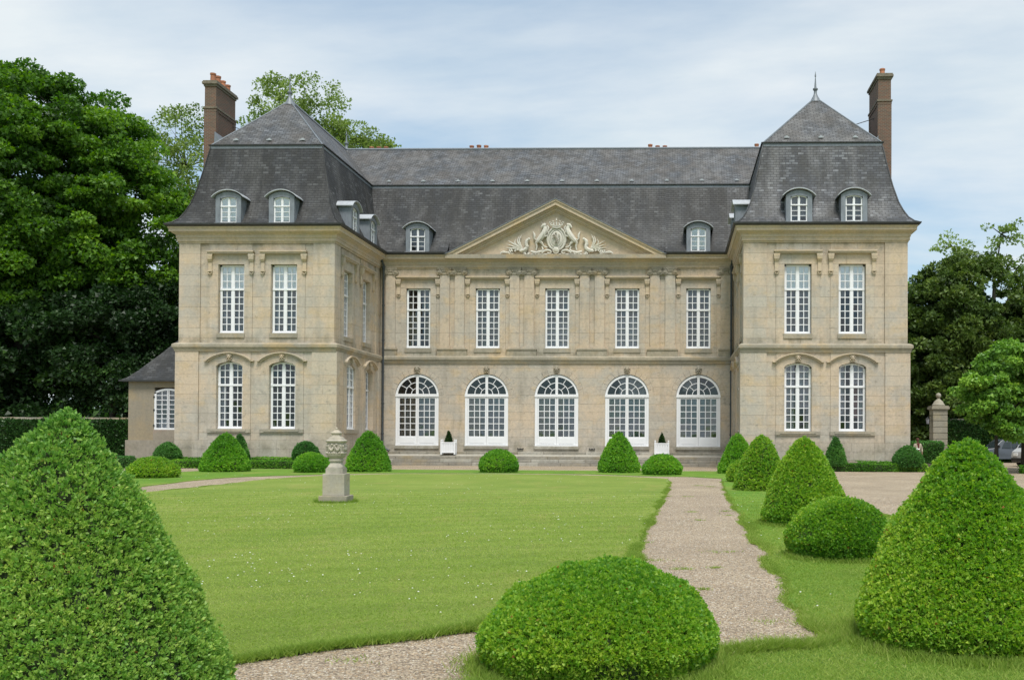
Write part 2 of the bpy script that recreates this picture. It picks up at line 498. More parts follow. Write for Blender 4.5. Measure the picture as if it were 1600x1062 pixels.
class MB:
    def __init__(s):
        s.v, s.f, s.uv = [], [], {}

    def add(s, vs, fs, uvs=None):
        b = len(s.v)
        s.v += [tuple(x) for x in vs]
        for i, f in enumerate(fs):
            if uvs:
                s.uv[len(s.f)] = uvs[i]
            s.f.append(tuple(b + j for j in f))

    def box(s, x0, x1, y0, y1, z0, z1, P=None):
        P = P or (lambda a, b, c: (a, b, c))
        vs = [P(x, y, z) for z in (z0, z1) for y in (y0, y1) for x in (x0, x1)]
        s.add(vs, [(0, 2, 3, 1), (4, 5, 7, 6), (0, 1, 5, 4), (2, 6, 7, 3), (0, 4, 6, 2), (1, 3, 7, 5)])

    def prism(s, pts, d0, d1, P):
        """polygon pts in (s,z) extruded from depth d0 to d1 through P(s,d,z)"""
        n = len(pts)
        vs = [P(a, d0, b) for a, b in pts] + [P(a, d1, b) for a, b in pts]
        fs = [tuple(range(n)), tuple(range(2 * n - 1, n - 1, -1))]
        fs += [(i, (i + 1) % n, n + (i + 1) % n, n + i) for i in range(n)]
        s.add(vs, fs)

    def strip(s, outer, inner, d0, d1, P):
        """band between two open polylines in (s,z), extruded"""
        n = len(outer)
        for i in range(n - 1):
            s.prism([outer[i], outer[i + 1], inner[i + 1], inner[i]], d0, d1, P)

    def tube(s, pts, rad, k=6, flat=None):
        pts = [Vector(p) for p in pts]
        n = len(pts)
        if isinstance(rad, (int, float)):
            rad = [rad] * n
        rings = []
        ref = Vector((.31, .17, .93))
        for i, p in enumerate(pts):
            d = (pts[min(i + 1, n - 1)] - pts[max(i - 1, 0)])
            d = d.normalized() if d.length > 1e-9 else Vector((0, 0, 1))
            a = d.cross(ref)
            if a.length < .05:
                a = d.cross(Vector((1, 0, 0)))
            a.normalize()
            b = d.cross(a)
            ring = []
            for j in range(k):
                w = 2 * math.pi * j / k
                o = (a * math.cos(w) + b * math.sin(w)) * rad[i]
                if flat:
                    o = Vector((o.x * flat[0], o.y * flat[1], o.z * flat[2]))
                ring.append(p + o)
            rings.append(ring)
        vs = [v for r in rings for v in r]
        fs = []
        for i in range(n - 1):
            for j in range(k):
                a, b = i * k + j, i * k + (j + 1) % k
                fs.append((a, b, b + k, a + k))
        fs += [tuple(range(k - 1, -1, -1)), tuple(range((n - 1) * k, n * k))]
        s.add(vs, fs)

    def lathe(s, prof, c=(0, 0, 0), k=16, sq=None, rot=0.0, sx=1, sy=1):
        """profile [(r,z)]; sq: superellipse exponent for square plans"""
        vs, fs = [], []
        for r, z in prof:
            for j in range(k):
                w = 2 * math.pi * (j + .5) / k
                q = 1.0
                if sq:
                    q = (abs(math.cos(w)) ** sq + abs(math.sin(w)) ** sq) ** (-1 / sq)
                x, y = r * q * math.cos(w) * sx, r * q * math.sin(w) * sy
                vs.append((c[0] + x * math.cos(rot) - y * math.sin(rot), c[1] + x * math.sin(rot) + y * math.cos(rot), c[2] + z))
        n = len(prof)
        for i in range(n - 1):
            for j in range(k):
                a, b = i * k + j, i * k + (j + 1) % k
                fs.append((a, b, b + k, a + k))
        fs += [tuple(range(k - 1, -1, -1)), tuple(range((n - 1) * k, n * k))]
        s.add(vs, fs)

    def ball(s, c, r, k=8, m=6, sc=(1, 1, 1)):
        prof = [(max(.0005, r * math.sin(math.pi * i / m)), -r * math.cos(math.pi * i / m)) for i in range(m + 1)]
        vs, fs = [], []
        for rr, z in prof:
            for j in range(k):
                w = 2 * math.pi * j / k
                vs.append((c[0] + rr * math.cos(w) * sc[0], c[1] + rr * math.sin(w) * sc[1], c[2] + z * sc[2]))
        for i in range(m):
            for j in range(k):
                a, b = i * k + j, i * k + (j + 1) % k
                fs.append((a, b, b + k, a + k))
        s.add(vs, fs)

    def mesh(s, name, fix=True, smooth=False):
        me = bpy.data.meshes.new(name)
        me.from_pydata(s.v, [], s.f)
        if s.uv:
            l = me.uv_layers.new(name='UVMap')
            for fi, uvs in s.uv.items():
                p = me.polygons[fi]
                for k, li in enumerate(p.loop_indices):
                    l.data[li].uv = uvs[k]
        if fix:
            bm = bmesh.new()
            bm.from_mesh(me)
            bmesh.ops.recalc_face_normals(bm, faces=bm.faces)
            bm.to_mesh(me)
            bm.free()
        if smooth:
            me.polygons.foreach_set('use_smooth', [True] * len(me.polygons))
            try:
                me.set_sharp_from_angle(angle=math.radians(38))
            except Exception:
                pass
        return me

    def build(s, name, mat, parent=None, smooth=False, fix=True, **k):
        me = s.mesh(name, fix, smooth)
        me.materials.append(mat)
        o = bpy.data.objects.new(name, me)
        link(o, parent)
        return meta(o, **k)


def mk(name, mat, parent, fn, smooth=False, **k):
    b = MB()
    fn(b)
    return b.build(name, mat, parent, smooth, **k)


def np_mesh(name, verts, faces, tone=None, mats=(), mat_index=None, smooth=False):
    """verts (n,3), faces list of arrays of equal width allowed: (m,k)"""
    me = bpy.data.meshes.new(name)
    me.vertices.add(len(verts))
    me.vertices.foreach_set('co', np.asarray(verts, np.float32).ravel())
    if not isinstance(faces, list):
        faces = [faces]
    nl = sum(f.size for f in faces)
    npoly = sum(len(f) for f in faces)
    me.loops.add(nl)
    me.polygons.add(npoly)
    me.loops.foreach_set('vertex_index', np.concatenate([f.ravel() for f in faces]).astype(np.int32))
    tot = np.concatenate([np.full(len(f), f.shape[1], np.int32) for f in faces])
    st = np.concatenate([[0], np.cumsum(tot)[:-1]]).astype(np.int32)
    me.polygons.foreach_set('loop_start', st)
    me.polygons.foreach_set('loop_total', tot)
    for m in mats:
        me.materials.append(m)
    if mat_index is not None:
        me.polygons.foreach_set('material_index', np.asarray(mat_index, np.int32))
    if smooth:
        me.polygons.foreach_set('use_smooth', np.ones(npoly, bool))
    if tone is not None:
        a = me.attributes.new('tone', 'FLOAT', 'FACE')
        a.data.foreach_set('value', np.asarray(tone, np.float32))
    me.update(calc_edges=True)
    return me


def unit(a):
    return a / np.maximum(np.linalg.norm(a, axis=-1, keepdims=True), 1e-9)


def leaf_quads(p, d, L, wr=.42, fold=.12, tri=False):
    """diamond leaves from points p along directions d with lengths L; returns verts, faces"""
    n = len(p)
    d = unit(d)
    rnd = RNG.normal(size=(n, 3))
    s = unit(np.cross(d, rnd))
    up_ = np.cross(s, d)
    L = np.asarray(L).reshape(-1, 1) * np.ones((n, 1))
    if tri:      # small far leaves: one triangle each, broad at the tip or at the stalk
        fl = (RNG.random((n, 1)) < .5)
        w0 = np.where(fl, L * wr * .62, L * wr * .06)
        w1 = np.where(fl, L * wr * .06, L * wr * .62)
        q = RNG.random((n, 1)) < .5
        a_, b_ = p - s * w0, p + s * w0
        c_, e_ = p + d * L + s * w1, p + d * L - s * w1
        v = np.where(fl[:, None], np.stack([a_, b_, c_], 1), np.stack([a_, c_, e_], 1)).reshape(-1, 3)
        return v, np.arange(3 * n).reshape(n, 3)
    a = p
    b = p + d * L * .5 + s * L * wr * .5 + up_ * L * fold
    c = p + d * L
    e = p + d * L * .5 - s * L * wr * .5 + up_ * L * fold
    v = np.stack([a, b, c, e], 1).reshape(-1, 3)
    f = np.arange(4 * n).reshape(n, 4)
    return v, f


def vnoise(p, scale, seed=0):
    """cheap smooth pseudo noise in -1..1"""
    r = np.random.default_rng(100 + seed)
    out = np.zeros(len(p))
    for k in range(7):
        w = r.normal(size=3)
        w = w / np.linalg.norm(w) * scale * r.uniform(.6, 1.7)
        out += np.sin(p @ w + r.uniform(0, 6.28))
    return out / 3.2


# ------------------------------------------------------------------ ashlar
def ashlar(wall, P, s0, s1, levels, breaks, holes, proud, mat, depth=.4, joint=.008, avg=1.15, rng=None):
    """every visible stone of a wall, one mesh each, as children of the wall part"""
    rng = rng or random
    P0 = P
    for ci in range(len(levels) - 1):
        z0, z1 = levels[ci] + joint / 2, levels[ci + 1] - joint / 2
        zs = [z0 + (z1 - z0) * i / 6 for i in range(7)]
        segs = [(s0, s1, None, None)]
        for h in holes:
            if h['zb'] >= z1 - .03 or h['zt'] <= z0 + .03:
                continue
            out = []
            for a, b, ha, hb in segs:
                if a < h['c'] < b:
                    out.append((a, h['c'], ha, h))
                    out.append((h['c'], b, h, hb))
                else:
                    out.append((a, b, ha, hb))
            segs = out
        for a, b, ha, hb in segs:
            aw = a + max(ha['hw'](z) for z in zs) if ha else a
            bw = b - max(hb['hw'](z) for z in zs) if hb else b
            cuts = [x for x in breaks if aw + .12 < x < bw - .12]
            cuts = sorted(set([aw] + cuts + [bw]))
            xs = [cuts[0]]
            for i in range(len(cuts) - 1):
                ln = cuts[i + 1] - cuts[i]
                n = max(1, round(ln / (avg * rng.uniform(.8, 1.25))))
                for k in range(1, n):
                    xs.append(cuts[i] + ln * (k + rng.uniform(-.16, .16) + (.18 if ci % 2 else -.18) * (n > 1)) / n)
                xs.append(cuts[i + 1])
            for i in range(len(xs) - 1):
                L, R = xs[i] + joint / 2, xs[i + 1] - joint / 2
                curve_l = ha and i == 0
                curve_r = hb and i == len(xs) - 2
                if curve_l:
                    left = [(a + ha['hw'](z), z) for z in zs]
                else:
                    left = [(L, z0), (L, z1)]
                if curve_r:
                    right = [(b - hb['hw'](z), z) for z in zs]
                else:
                    right = [(R, z0), (R, z1)]
                if curve_l and max(x for x, z in left) - min(x for x, z in left) < .001:
                    left = [left[0], left[-1]]
                if curve_r and max(x for x, z in right) - min(x for x, z in right) < .001:
                    right = [right[0], right[-1]]
                if right[0][0] - left[0][0] < .03 and right[-1][0] - left[-1][0] < .03:
                    continue
                pts = left[::-1] + right
                # drop duplicated points
                q = []
                for pt in pts:
                    if not q or abs(pt[0] - q[-1][0]) + abs(pt[1] - q[-1][1]) > .004:
                        q.append(pt)
                if abs(q[0][0] - q[-1][0]) + abs(q[0][1] - q[-1][1]) < .004:
                    q.pop()
                if len(q) < 3:
                    continue
                d = proud((L + R) / 2, (z0 + z1) / 2) + rng.uniform(-.005, .004)
                m = MB()
                m.prism(q, d, -depth, P0)
                m.build('stone', mat, wall)


def wall_core(name, P, s0, s1, z0, z1, holes, parent, d0=-.03, d1=-.36, mat=None):
    m = MB()
    e = .04
    hs = sorted(holes, key=lambda h: h['c'])
    cols = [s0]
    for h in hs:
        cols += [h['c'] - h['w'] - e, h['c'] + h['w'] + e]
    cols.append(s1)
    seen = set()
    i = 0
    cs = sorted(set(round(c, 4) for c in cols))
    for a, b in zip(cs[:-1], cs[1:]):
        mid = (a + b) / 2
        spans = sorted((h['zb'] - e, h['zt'] + e) for h in hs if abs(mid - h['c']) < h['w'] + e)
        z = z0
        for p, q in spans:
            if p > z:
                m.box(a, b, d1, d0, z, min(p, z1), P)
            z = max(z, q)
        if z < z1:
            m.box(a, b, d1, d0, z, z1, P)
    return m.build(name, mat or MT['mortar'], parent)


def hole_rect(c, w, zb, zt):
    return dict(c=c, w=w, zb=zb, zt=zt, hw=lambda z: w)


def hole_seg(c, w, zb, zs, rise):
    R = (w * w + rise * rise) / (2 * rise)

    def hw(z):
        if z <= zs:
            return w
        h = z - (zs + rise - R)
        return math.sqrt(max(0, R * R - h * h))
    return dict(c=c, w=w, zb=zb, zt=zs + rise, hw=hw)


def hole_ring(c, w, W2, zb, zs):
    def hw(z):
        if z <= zs + .001:
            return w
        h = (z - zs) / 1.0
        return math.sqrt(max(0, W2 * W2 - h * h))
    return dict(c=c, w=W2, zb=zb, zt=zs + W2, hw=hw)


# ------------------------------------------------------------------ sweeps round the house
def offset_poly(pts, offs, closed=True):
    n = len(pts)
    out = []
    for i in range(n):
        p = Vector(pts[i])
        a, b = Vector(pts[i - 1]), Vector(pts[(i + 1) % n])
        if not closed and i == 0:
            d = (b - p).normalized()
            out.append(p + Vector((d.y, -d.x)) * offs[0])
            continue
        if not closed and i == n - 1:
            d = (p - a).normalized()
            out.append(p + Vector((d.y, -d.x)) * offs[i - 1])
            continue
        d1, d2 = (p - a).normalized(), (b - p).normalized()
        n1_, n2_ = Vector((d1.y, -d1.x)), Vector((d2.y, -d2.x))
        o1, o2 = offs[(i - 1) % n], offs[i]
        det = n1_.x * n2_.y - n1_.y * n2_.x
        if abs(det) < 1e-6:
            out.append(p + n1_ * o1)
        else:
            out.append(p + Vector(((o1 * n2_.y - o2 * n1_.y) / det, (n1_.x * o2 - n2_.x * o1) / det)))
    return out


def sweep(m, path, prof, closed=True, close_prof=True, mult=None, uv=False):
    """prof: (outward offset, z); mult: per segment factor on inward offsets"""
    n = len(path)
    rings = []
    for o, z in prof:
        offs = [(o if o > 0 or not mult else o * mult[i]) for i in range(n)]
        rings.append([(q.x, q.y, z) for q in offset_poly(path, offs, closed)])
    k = len(prof)
    L = [0]
    for a, b in zip(prof[:-1], prof[1:]):
        L.append(L[-1] + math.hypot(b[0] - a[0], b[1] - a[1]))
    segs = n if closed else n - 1
    for i in range(segs):
        j = (i + 1) % n
        dirv = (Vector(path[j]) - Vector(path[i])).normalized()
        base = Vector(path[i])
        for r in range(k if close_prof else k - 1):
            r2 = (r + 1) % k
            q = [rings[r][i], rings[r][j], rings[r2][j], rings[r2][i]]
            uvs = None
            if uv:
                uvs = [[((Vector(x[:2]) - base).dot(dirv), L[rr] if rr < k else 0) for x, rr in zip(q, (r, r, r2, r2))]]
            m.add(q, [(0, 1, 2, 3)], uvs)
    if not closed and close_prof:
        m.add([rings[r][0] for r in range(k)], [tuple(range(k))])
        m.add([rings[r][-1] for r in range(k)], [tuple(range(k))])


# =================================================================== CHATEAU
chateau = empty('chateau', (0, 8.6, 0), label='pale limestone chateau with two slate roofed wings and a carved central pediment', cat='chateau')


def T(x, y, z):
    return (x, y - 8.6, z)       # children are stored relative to the chateau's origin


def front(Y0):
    return lambda s, d, z: T(s, Y0 - d, z)


def facing_east(X0):
    return lambda s, d, z: T(X0 + d, s, z)


def facing_west(X0):
    return lambda s, d, z: T(X0 - d, s, z)


XL0, XL1, XR0, XR1, YC, YB = -21.0, -11.87, 11.69, 21.0, 8.6, 21.2
PATH = [(XL0, 0), (XL1, 0), (XL1, YC), (XR0, YC), (XR0, 0), (XR1, 0), (XR1, YB), (XL0, YB)]
PATHL = [(x, y - 8.6) for x, y in PATH]

WL = [-17.95, -14.86]
WR = [14.80, 17.88]
WC = [-9.31, -4.66, -.02, 4.63, 9.35]
DC = [-9.33, -4.685, -.02, 4.65, 9.37]
LOW = [0.05, .62, 1.1, 1.6, 2.02, 2.6, 3.15, 3.7, 4.25, 4.8, 5.38, 6.15, 6.73]
UPL = [7.2, 7.52, 8.1, 8.7, 9.3, 9.9, 10.5, 11.15, 11.78, 12.4, 12.985]
rngs = random.Random(5)


def wing_front(x0, x1, x0l, x1l, wins, st0, st1):
    for lower in (0, 1):
        if lower:
            Y0, a, b, lv = -.06, x0l, x1l, LOW
            holes = [hole_seg(c, .77, 2.02, 5.93, .22) for c in wins]
        else:
            Y0, a, b, lv = .07, x0, x1, UPL
            holes = [hole_rect(c, .77, 7.52, 11.78) for c in wins]
        P = front(Y0)
        w = wall_core('wall', P, a + .02, b - .02, lv[0], lv[-1], holes, chateau)
        br = [st0, st1] + [c + s * 1.25 for c in wins for s in (-1, 1)]

        def proud(s, z, wins=wins, lower=lower):
            if s < st0 or s > st1:
                return .07
            if lower and z < 1.6:
                return .075
            if any(abs(s - c) < 1.24 for c in wins):
                return .028
            return 0.0
        ashlar(w, P, a, b, lv, br, holes, proud, MT['stone'], rng=rngs)


wing_front(XL0, XL1, -21.13, -11.66, WL, -19.75, -13.13)
wing_front(XR0, XR1, 11.52, 21.13, WR, 13.02, 19.71)

SIDE_L, SIDE_R = [2.46, 5.92], [2.46, 5.92]
for X, Xl, fac_, wins in ((XL1 - .07, -11.73, facing_east, SIDE_L), (XR0 + .07, 11.59, facing_west, SIDE_R)):
    for lower in (0, 1):
        P = fac_(Xl if lower else X)
        lv = LOW if lower else UPL
        hs = [hole_seg(c, .74, 2.02, 5.93, .22) if lower else hole_rect(c, .74, 7.52, 11.78) for c in wins]
        y0 = .40 if not lower else .34
        w = wall_core('wall', P, y0, 8.9, lv[0], lv[-1], hs, chateau)
        ashlar(w, P, y0 + .01, 8.6 if not lower else 8.5, lv, [1.0, 1.2, 3.7, 4.7, 7.2, 7.7], hs,
               lambda s, z: .07 if (s < 1.0 or s > 7.7) else (.03 if any(abs(s - c) < 1.2 for c in (2.46, 5.92)) else 0), MT['stone'], avg=1.3, rng=rngs)

# centre block
CL_LOW = [.84, 1.26, 1.85, 2.4, 2.95, 3.5, 4.05, 4.62, 5.2, 5.78, 6.42, 6.73]
CL_UP = [7.2, 7.45, 8.1, 8.75, 9.4, 10.05, 10.7, 11.2, 11.72, 12.35, 12.985]
PCL, PCU = front(8.52), front(8.62)
hs = [hole_ring(c, 1.45, 1.79, 1.26, 4.62) for c in DC]
w = wall_core('wall', PCL, XL1 + .2, XR0 - .1, .4, 6.73, hs, chateau)
ashlar(w, PCL, -11.72, 11.58, CL_LOW, [], hs, lambda s, z: 0.0, MT['stone'], rng=rngs)
for c in DC:                                     # voussoirs of the door arches
    nv = 13
    for k in range(nv):
        a0, a1 = math.pi * k / nv + .004, math.pi * (k + 1) / nv - .004
        ro = 1.785
        pts = [(c + 1.45 * math.cos(a), 4.62 + 1.40 * math.sin(a)) for a in np.linspace(a0, a1, 4)]
        pts += [(c + ro * math.cos(a), 4.62 + ro * math.sin(a)) for a in np.linspace(a1, a0, 4)]
        m = MB()
        m.prism(pts, .004 + rngs.uniform(-.003, .003) + (.02 if k == nv // 2 else 0), -.4, PCL)
        m.build('stone', MT['stone'], w)
hs = [hole_rect(c, .81, 7.45, 11.72) for c in WC]
w = wall_core('wall', PCU, XL1, XR0, 6.7, 13.2, hs, chateau)
pil = [-11.16, -7.52, -6.53, -2.86, -1.88, 1.81, 2.80, 6.47, 7.48, 11.13]
ashlar(w, PCU, XL1 + .01, XR0 - .01, CL_UP, [x + s * .5 for x in (-7.02, -2.37, 2.3, 6.97) for s in (-1, 1)] + [c + s * 1.2 for c in WC for s in (-1, 1)], hs,
       lambda s, z: .025 if any(abs(s - c) < 1.19 for c in WC) else 0.0, MT['stone'], rng=rngs)

# plain outer and rear walls
for P, a, b in ((facing_west(XL0 + .06), .42, YB), (facing_east(XR1 - .06), .42, YB)):
    m = MB()
    m.box(a, b, -.45, 0, 0, 13.0, P)
    m.build('wall', MT['stone'], chateau)
m = MB()
m.box(XL0, XR1, YB - .45 - 8.6, YB - 8.6, 0, 13.0)
m.build('wall', MT['stone'], chateau)
# floors inside keep the rooms dark
for z in (1.0, 7.0, 13.3):
    m = MB()
    m.box(XL0 + .5, XL1 - .5, .5 - 8.6, YB - .5 - 8.6, z, z + .15)
    m.box(XR0 + .6, XR1 - .5, .5 - 8.6, YB - .5 - 8.6, z, z + .15)
    m.box(XL1 - .45, XR0 + .55, .45, YB - .5 - 8.6, z, z + .15)
    m.build('floor', MT['room'], chateau)
m = MB()
for x in (-19.8, -16.4, -13.0, -7.0, -2.3, 2.3, 7.0, 13.2, 16.4, 19.7):
    m.box(x - .1, x + .1, 4.5 - 8.6 if abs(x) > 11 else 3.5, YB - .6 - 8.6, 1.2, 13.2)
m.build('partition', MT['room'], chateau)
# room walls behind the fronts
m = MB()
m.box(XL0 + .5, XL1 - .5, 4.3 - 8.6, 4.4 - 8.6, 1.16, 13.2)
m.box(XR0 + .5, XR1 - .5, 4.3 - 8.6, 4.4 - 8.6, 1.16, 13.2)
m.box(XL1, XR0, 4.4, 4.5, 1.16, 13.2)
m.build('room_wall', MT['room'], chateau)

# bands: belt course, cornice, gutter, dado
mk('belt_course', MT['belt'], chateau, lambda m: sweep(m, PATHL, [(-.2, 7.24), (.05, 7.23), (.17, 7.19), (.27, 7.12), (.27, 6.96), (.22, 6.92), (.20, 6.84), (.17, 6.82), (.17, 6.735), (-.2, 6.72)]))
mk('cornice', MT['carved'], chateau, lambda m: sweep(m, PATHL, [(-.2, 12.99), (.03, 12.99), (.045, 13.08), (.10, 13.10), (.10, 13.27), (.14, 13.30), (.14, 13.45), (.20, 13.50), (.30, 13.55), (.33, 13.60), (.42, 13.62), (.42, 13.76), (.47, 13.82), (.49, 13.88), (-.2, 13.89)]))
PATHO = [(7.15, 0.0), *PATHL[3:], *PATHL[:3], (-7.32, 0.0)]
MULTO = [1.46, 1, 1, 1, 1, 1, 1, 1, 1.46, 1.46]
mk('gutter', MT['gutter'], chateau, lambda m: sweep(m, PATHO, [(.40, 13.893), (.56, 13.90), (.62, 13.97), (.63, 14.04), (.58, 14.05), (.40, 14.02)], closed=False))
# ledge on top of the lower wing plinth, thin rough line
# roof --------------------------------------------------------------
MULT = [1, 1, 1.46, 1, 1, 1, 1, 1]
RP = [(.57, 14.0), (.30, 14.14), (.02, 14.43), (-.22, 14.88), (-.43, 15.4), (-.70, 16.4), (-.92, 17.45), (-1.13, 18.55), (-1.23, 19.05)]
roof = mk('roof', MT['slate'], chateau, lambda m: (sweep(m, PATHO, RP, closed=False, close_prof=False, mult=MULTO, uv=True),
                                                  sweep(m, [(-7.32, 0.0), (7.15, 0.0)], [(-.10, 14.2), (-.15, 14.55)] + RP[3:], closed=False, close_prof=False, mult=[1.46, 1.46], uv=True)))
brk = [(q.x, q.y) for q in offset_poly(PATHL, [-1.23 * k for k in MULT])]
ZB, ZR = 19.05, 22.90
A_, B_, C_, D_, E_, F_, G_, H_ = [(x, y, ZB + .03) for x, y in brk]
Pl, Pr = (-16.45, 4.6 - 8.6, ZR), (16.42, 4.6 - 8.6, ZR)
Ql, Qr = (-16.45, 14.9 - 8.6, ZR), (16.42, 14.9 - 8.6, ZR)


def roof_face(m, pts):
    p = [Vector(q) for q in pts]
    e = (p[1] - p[0])
    e.z = 0
    e.normalize()
    nrm = (p[1] - p[0]).cross(p[2] - p[0]).normalized()
    f = nrm.cross(e)
    m.add(pts, [tuple(range(len(pts)))], [[((q - p[0]).dot(e), (q - p[0]).dot(f)) for q in p]])


m = MB()
roof_face(m, [A_, B_, Pl])
roof_face(m, [H_, A_, Pl, Ql])
roof_face(m, [B_, C_, Ql, Pl])
roof_face(m, [C_, D_, Qr, Ql])
roof_face(m, [D_, E_, Pr, Qr])
roof_face(m, [E_, F_, Pr])
roof_face(m, [F_, G_, Qr, Pr])
roof_face(m, [G_, H_, Ql, Qr])
uproof = m.build('upper_roof', MT['slate_up'], roof, label='browner lower pitched upper slopes of the roof')
mk('lead_flashing', MT['lead'], roof, lambda m: sweep(m, brk, [(.06, ZB - .20), (.055, ZB - .04), (.03, ZB), (-.05, ZB - .03), (-.03, ZB - .24)]))
m = MB()
sweep(m, brk, [(.12, ZB - .02), (.13, ZB + .035), (.02, ZB + .07), (-.06, ZB + .02)])
m.build('break_moulding', MT['gutter'], roof)
m = MB()
for a, b in ((Pl, Ql), (Pr, Qr), (Ql, Qr), (Pl, B_), (Pl, A_), (Pr, E_), (Pr, F_)):
    r = .11 if a[2] == b[2] else .05
    m.tube([a, b], r, 6)
m.build('ridge_capping', MT['lead'], roof)
# hip rolls of the lower slopes
for i in (0, 1, 4, 5):
    m = MB()
    pts = []
    for o, z in RP:
        offs = [(o if o > 0 else o * MULT[k]) for k in range(8)]
        q = offset_poly(PATHL, offs)[i]
        pts.append((q.x, q.y, z + .01))
    m.tube(pts, .045, 5)
    m.build('hip_roll', MT['slate'], roof)
for x, yy, hgt in ((Pl[0], Pl[1], 1.0), (Pr[0], Pr[1], 1.0), (Ql[0], Ql[1] + .1, .9), (Qr[0], Qr[1] + .1, .9)):
    mk('finial', MT['lead'], roof, lambda m: (m.lathe([(.36, -.32), (.27, -.12), (.17, .05), (.10, .22), (.09, .42), (.15, .46), (.16, .54), (.07, .60), (.045, .95), (.02, 1.25 * hgt), (.05, 1.3 * hgt), (.045, 1.36 * hgt), (.006, 1.62 * hgt)], (x, yy, ZR), 10)), smooth=True)
# small roof vents just above the break
vm = MB()
vm.box(-.07, .07, -.12, .12, -.02, .07)
vm.box(-.15, .15, -.16, -.10, -.07, .0)
vme = vm.mesh('roof_vent')
vme.materials.append(simple_mat('pale_zinc', (.36, .38, .40), .5))


def vent(x, y, z):
    o = bpy.data.objects.new('roof_vent', vme)
    link(o, roof)
    o.location = (x, y, z)


for x in (-18.4, -16.4, -14.4):
    vent(x, B_[1] + .36, ZB + .44)
for x in (14.3, 16.3, 18.3):
    vent(x, B_[1] + .36, ZB + .44)
for k in range(11):
    vent(-12.0 + k * 2.4, C_[1] + .48, ZB + .44)


# windows ------------------------------------------------------------
GP = MB()
GP.add([(-.5, 0, -.5), (.5, 0, -.5), (.5, 0, .5), (-.5, 0, .5)], [(0, 1, 2, 3)])


def seg_top(w, zs, rise):
    if rise < .01:
        return lambda s: zs
    R = (w * w + rise * rise) / (2 * rise)
    return lambda s: zs + rise - R + math.sqrt(max(0, R * R - s * s))


def window(P, c, hw, zb, zs, rise, zt, nr_top, nr_low, behind, d=-.26, name='window', ncol=4, fw_=.09, mu=.046, cm=.15, parent=None, th=.06):
    """white casement: frame, transom, wide middle stile, muntins, glass and what hangs behind"""
    par = parent or chateau
    top = seg_top(hw, zs, rise)
    m = MB()
    df, db = d + .045, d - .045
    m.box(c - hw, c - hw + fw_, db, df, zb, zs, P)
    m.box(c + hw - fw_, c + hw, db, df, zb, zs, P)
    m.box(c - hw + fw_, c + hw - fw_, db, df, zb, zb + fw_ * 1.6, P)
    m.box(c - hw - .0, c + hw, df + .001, df + .05, zb, zb + .06, P)
    ss = np.linspace(-hw, hw, 9)
    it = seg_top(hw, zs - .0, rise)
    m.strip([(c + s, top(s)) for s in ss], [(c + s, (top(s) if rise > .01 else zs) - fw_) for s in ss], db, df, P)
    m.box(c - cm / 2, c + cm / 2, db - .002, df + .012, zb + fw_ * 1.6, zs + rise - fw_, P)
    if zt:
        m.box(c - hw + .001, c + hw - .001, db - .004, df + .03, zt - th, zt + th, P)
    inner0, inner1 = c - hw + fw_, c + hw - fw_
    per = ncol // 2
    cells = []
    for side in (0, 1):
        x0 = inner0 if side == 0 else c + cm / 2
        x1 = c - cm / 2 if side == 0 else inner1
        # sash stiles
        m.box(x0, x0 + .03, d - .03, d + .035, zb + fw_, zs - .02, P)
        m.box(x1 - .03, x1, d - .03, d + .035, zb + fw_, zs - .02, P)
        xs = [x0 + .03 + (x1 - x0 - .06) * k / per for k in range(per + 1)]
        secs = [(zb + fw_ * 1.6, (zt - th) if zt else zs, nr_low)]
        if zt:
            secs.append((zt + th, zs + rise - fw_, nr_top))
        for (a, b, nr) in secs:
            for k in range(1, per):
                zz_ = min(b, top(xs[k] - c) - fw_)
                m.box(xs[k] - mu / 2, xs[k] + mu / 2, d - .010, d + .02, a, zz_, P)
            for r in range(1, nr):
                z = a + (b - a) * r / nr
                m.box(x0 + .03, x1 - .03, d - .007, d + .022, z - mu / 2, z + mu / 2, P)
            for k in range(per):
                for r in range(nr):
                    cells.append((xs[k], xs[k + 1], a + (b - a) * r / nr, min(a + (b - a) * (r + 1) / nr, top((xs[k] + xs[k + 1]) / 2 - c) - fw_ * .5)))
    fr = m.build(name, MT['white'], par)
    g = MB()
    for a, b, z0, z1 in cells:
        t1, t2 = random.uniform(-.004, .004), random.uniform(-.004, .004)
        g.add([P(a, d - .006 + t1 + t2, z0), P(b, d - .006 - t1 + t2, z0), P(b, d - .006 - t1 - t2, z1), P(a, d - .006 + t1 - t2, z1)], [(0, 1, 2, 3)])
    g.build('glass', MT['glass'], fr, fix=False, kind='stuff')
    H = (zs + rise) - zb
    for (u0, u1, v0, v1, kind) in behind:
        q = MB()
        n = 14
        a, b = c - hw + 2 * hw * u0, c - hw + 2 * hw * u1
        z0, z1 = zb + H * v0, zb + H * v1
        flat = kind == 'blind'
        dd = d - (.016 if flat else .16)
        for k in range(n):
            sa, sb = a + (b - a) * k / n, a + (b - a) * (k + 1) / n
            wv = [0 if kind != 'net' else .02 * math.sin(x * 47) for x in (sa, sb)]
            q.add([P(sa, dd + wv[0], z0), P(sb, dd + wv[1], z0), P(sb, dd + wv[1], z1), P(sa, dd + wv[0], z1)], [(0, 1, 2, 3)])
        q.build('curtain' if not flat else 'blind', MT[kind], fr, fix=False)
    return fr


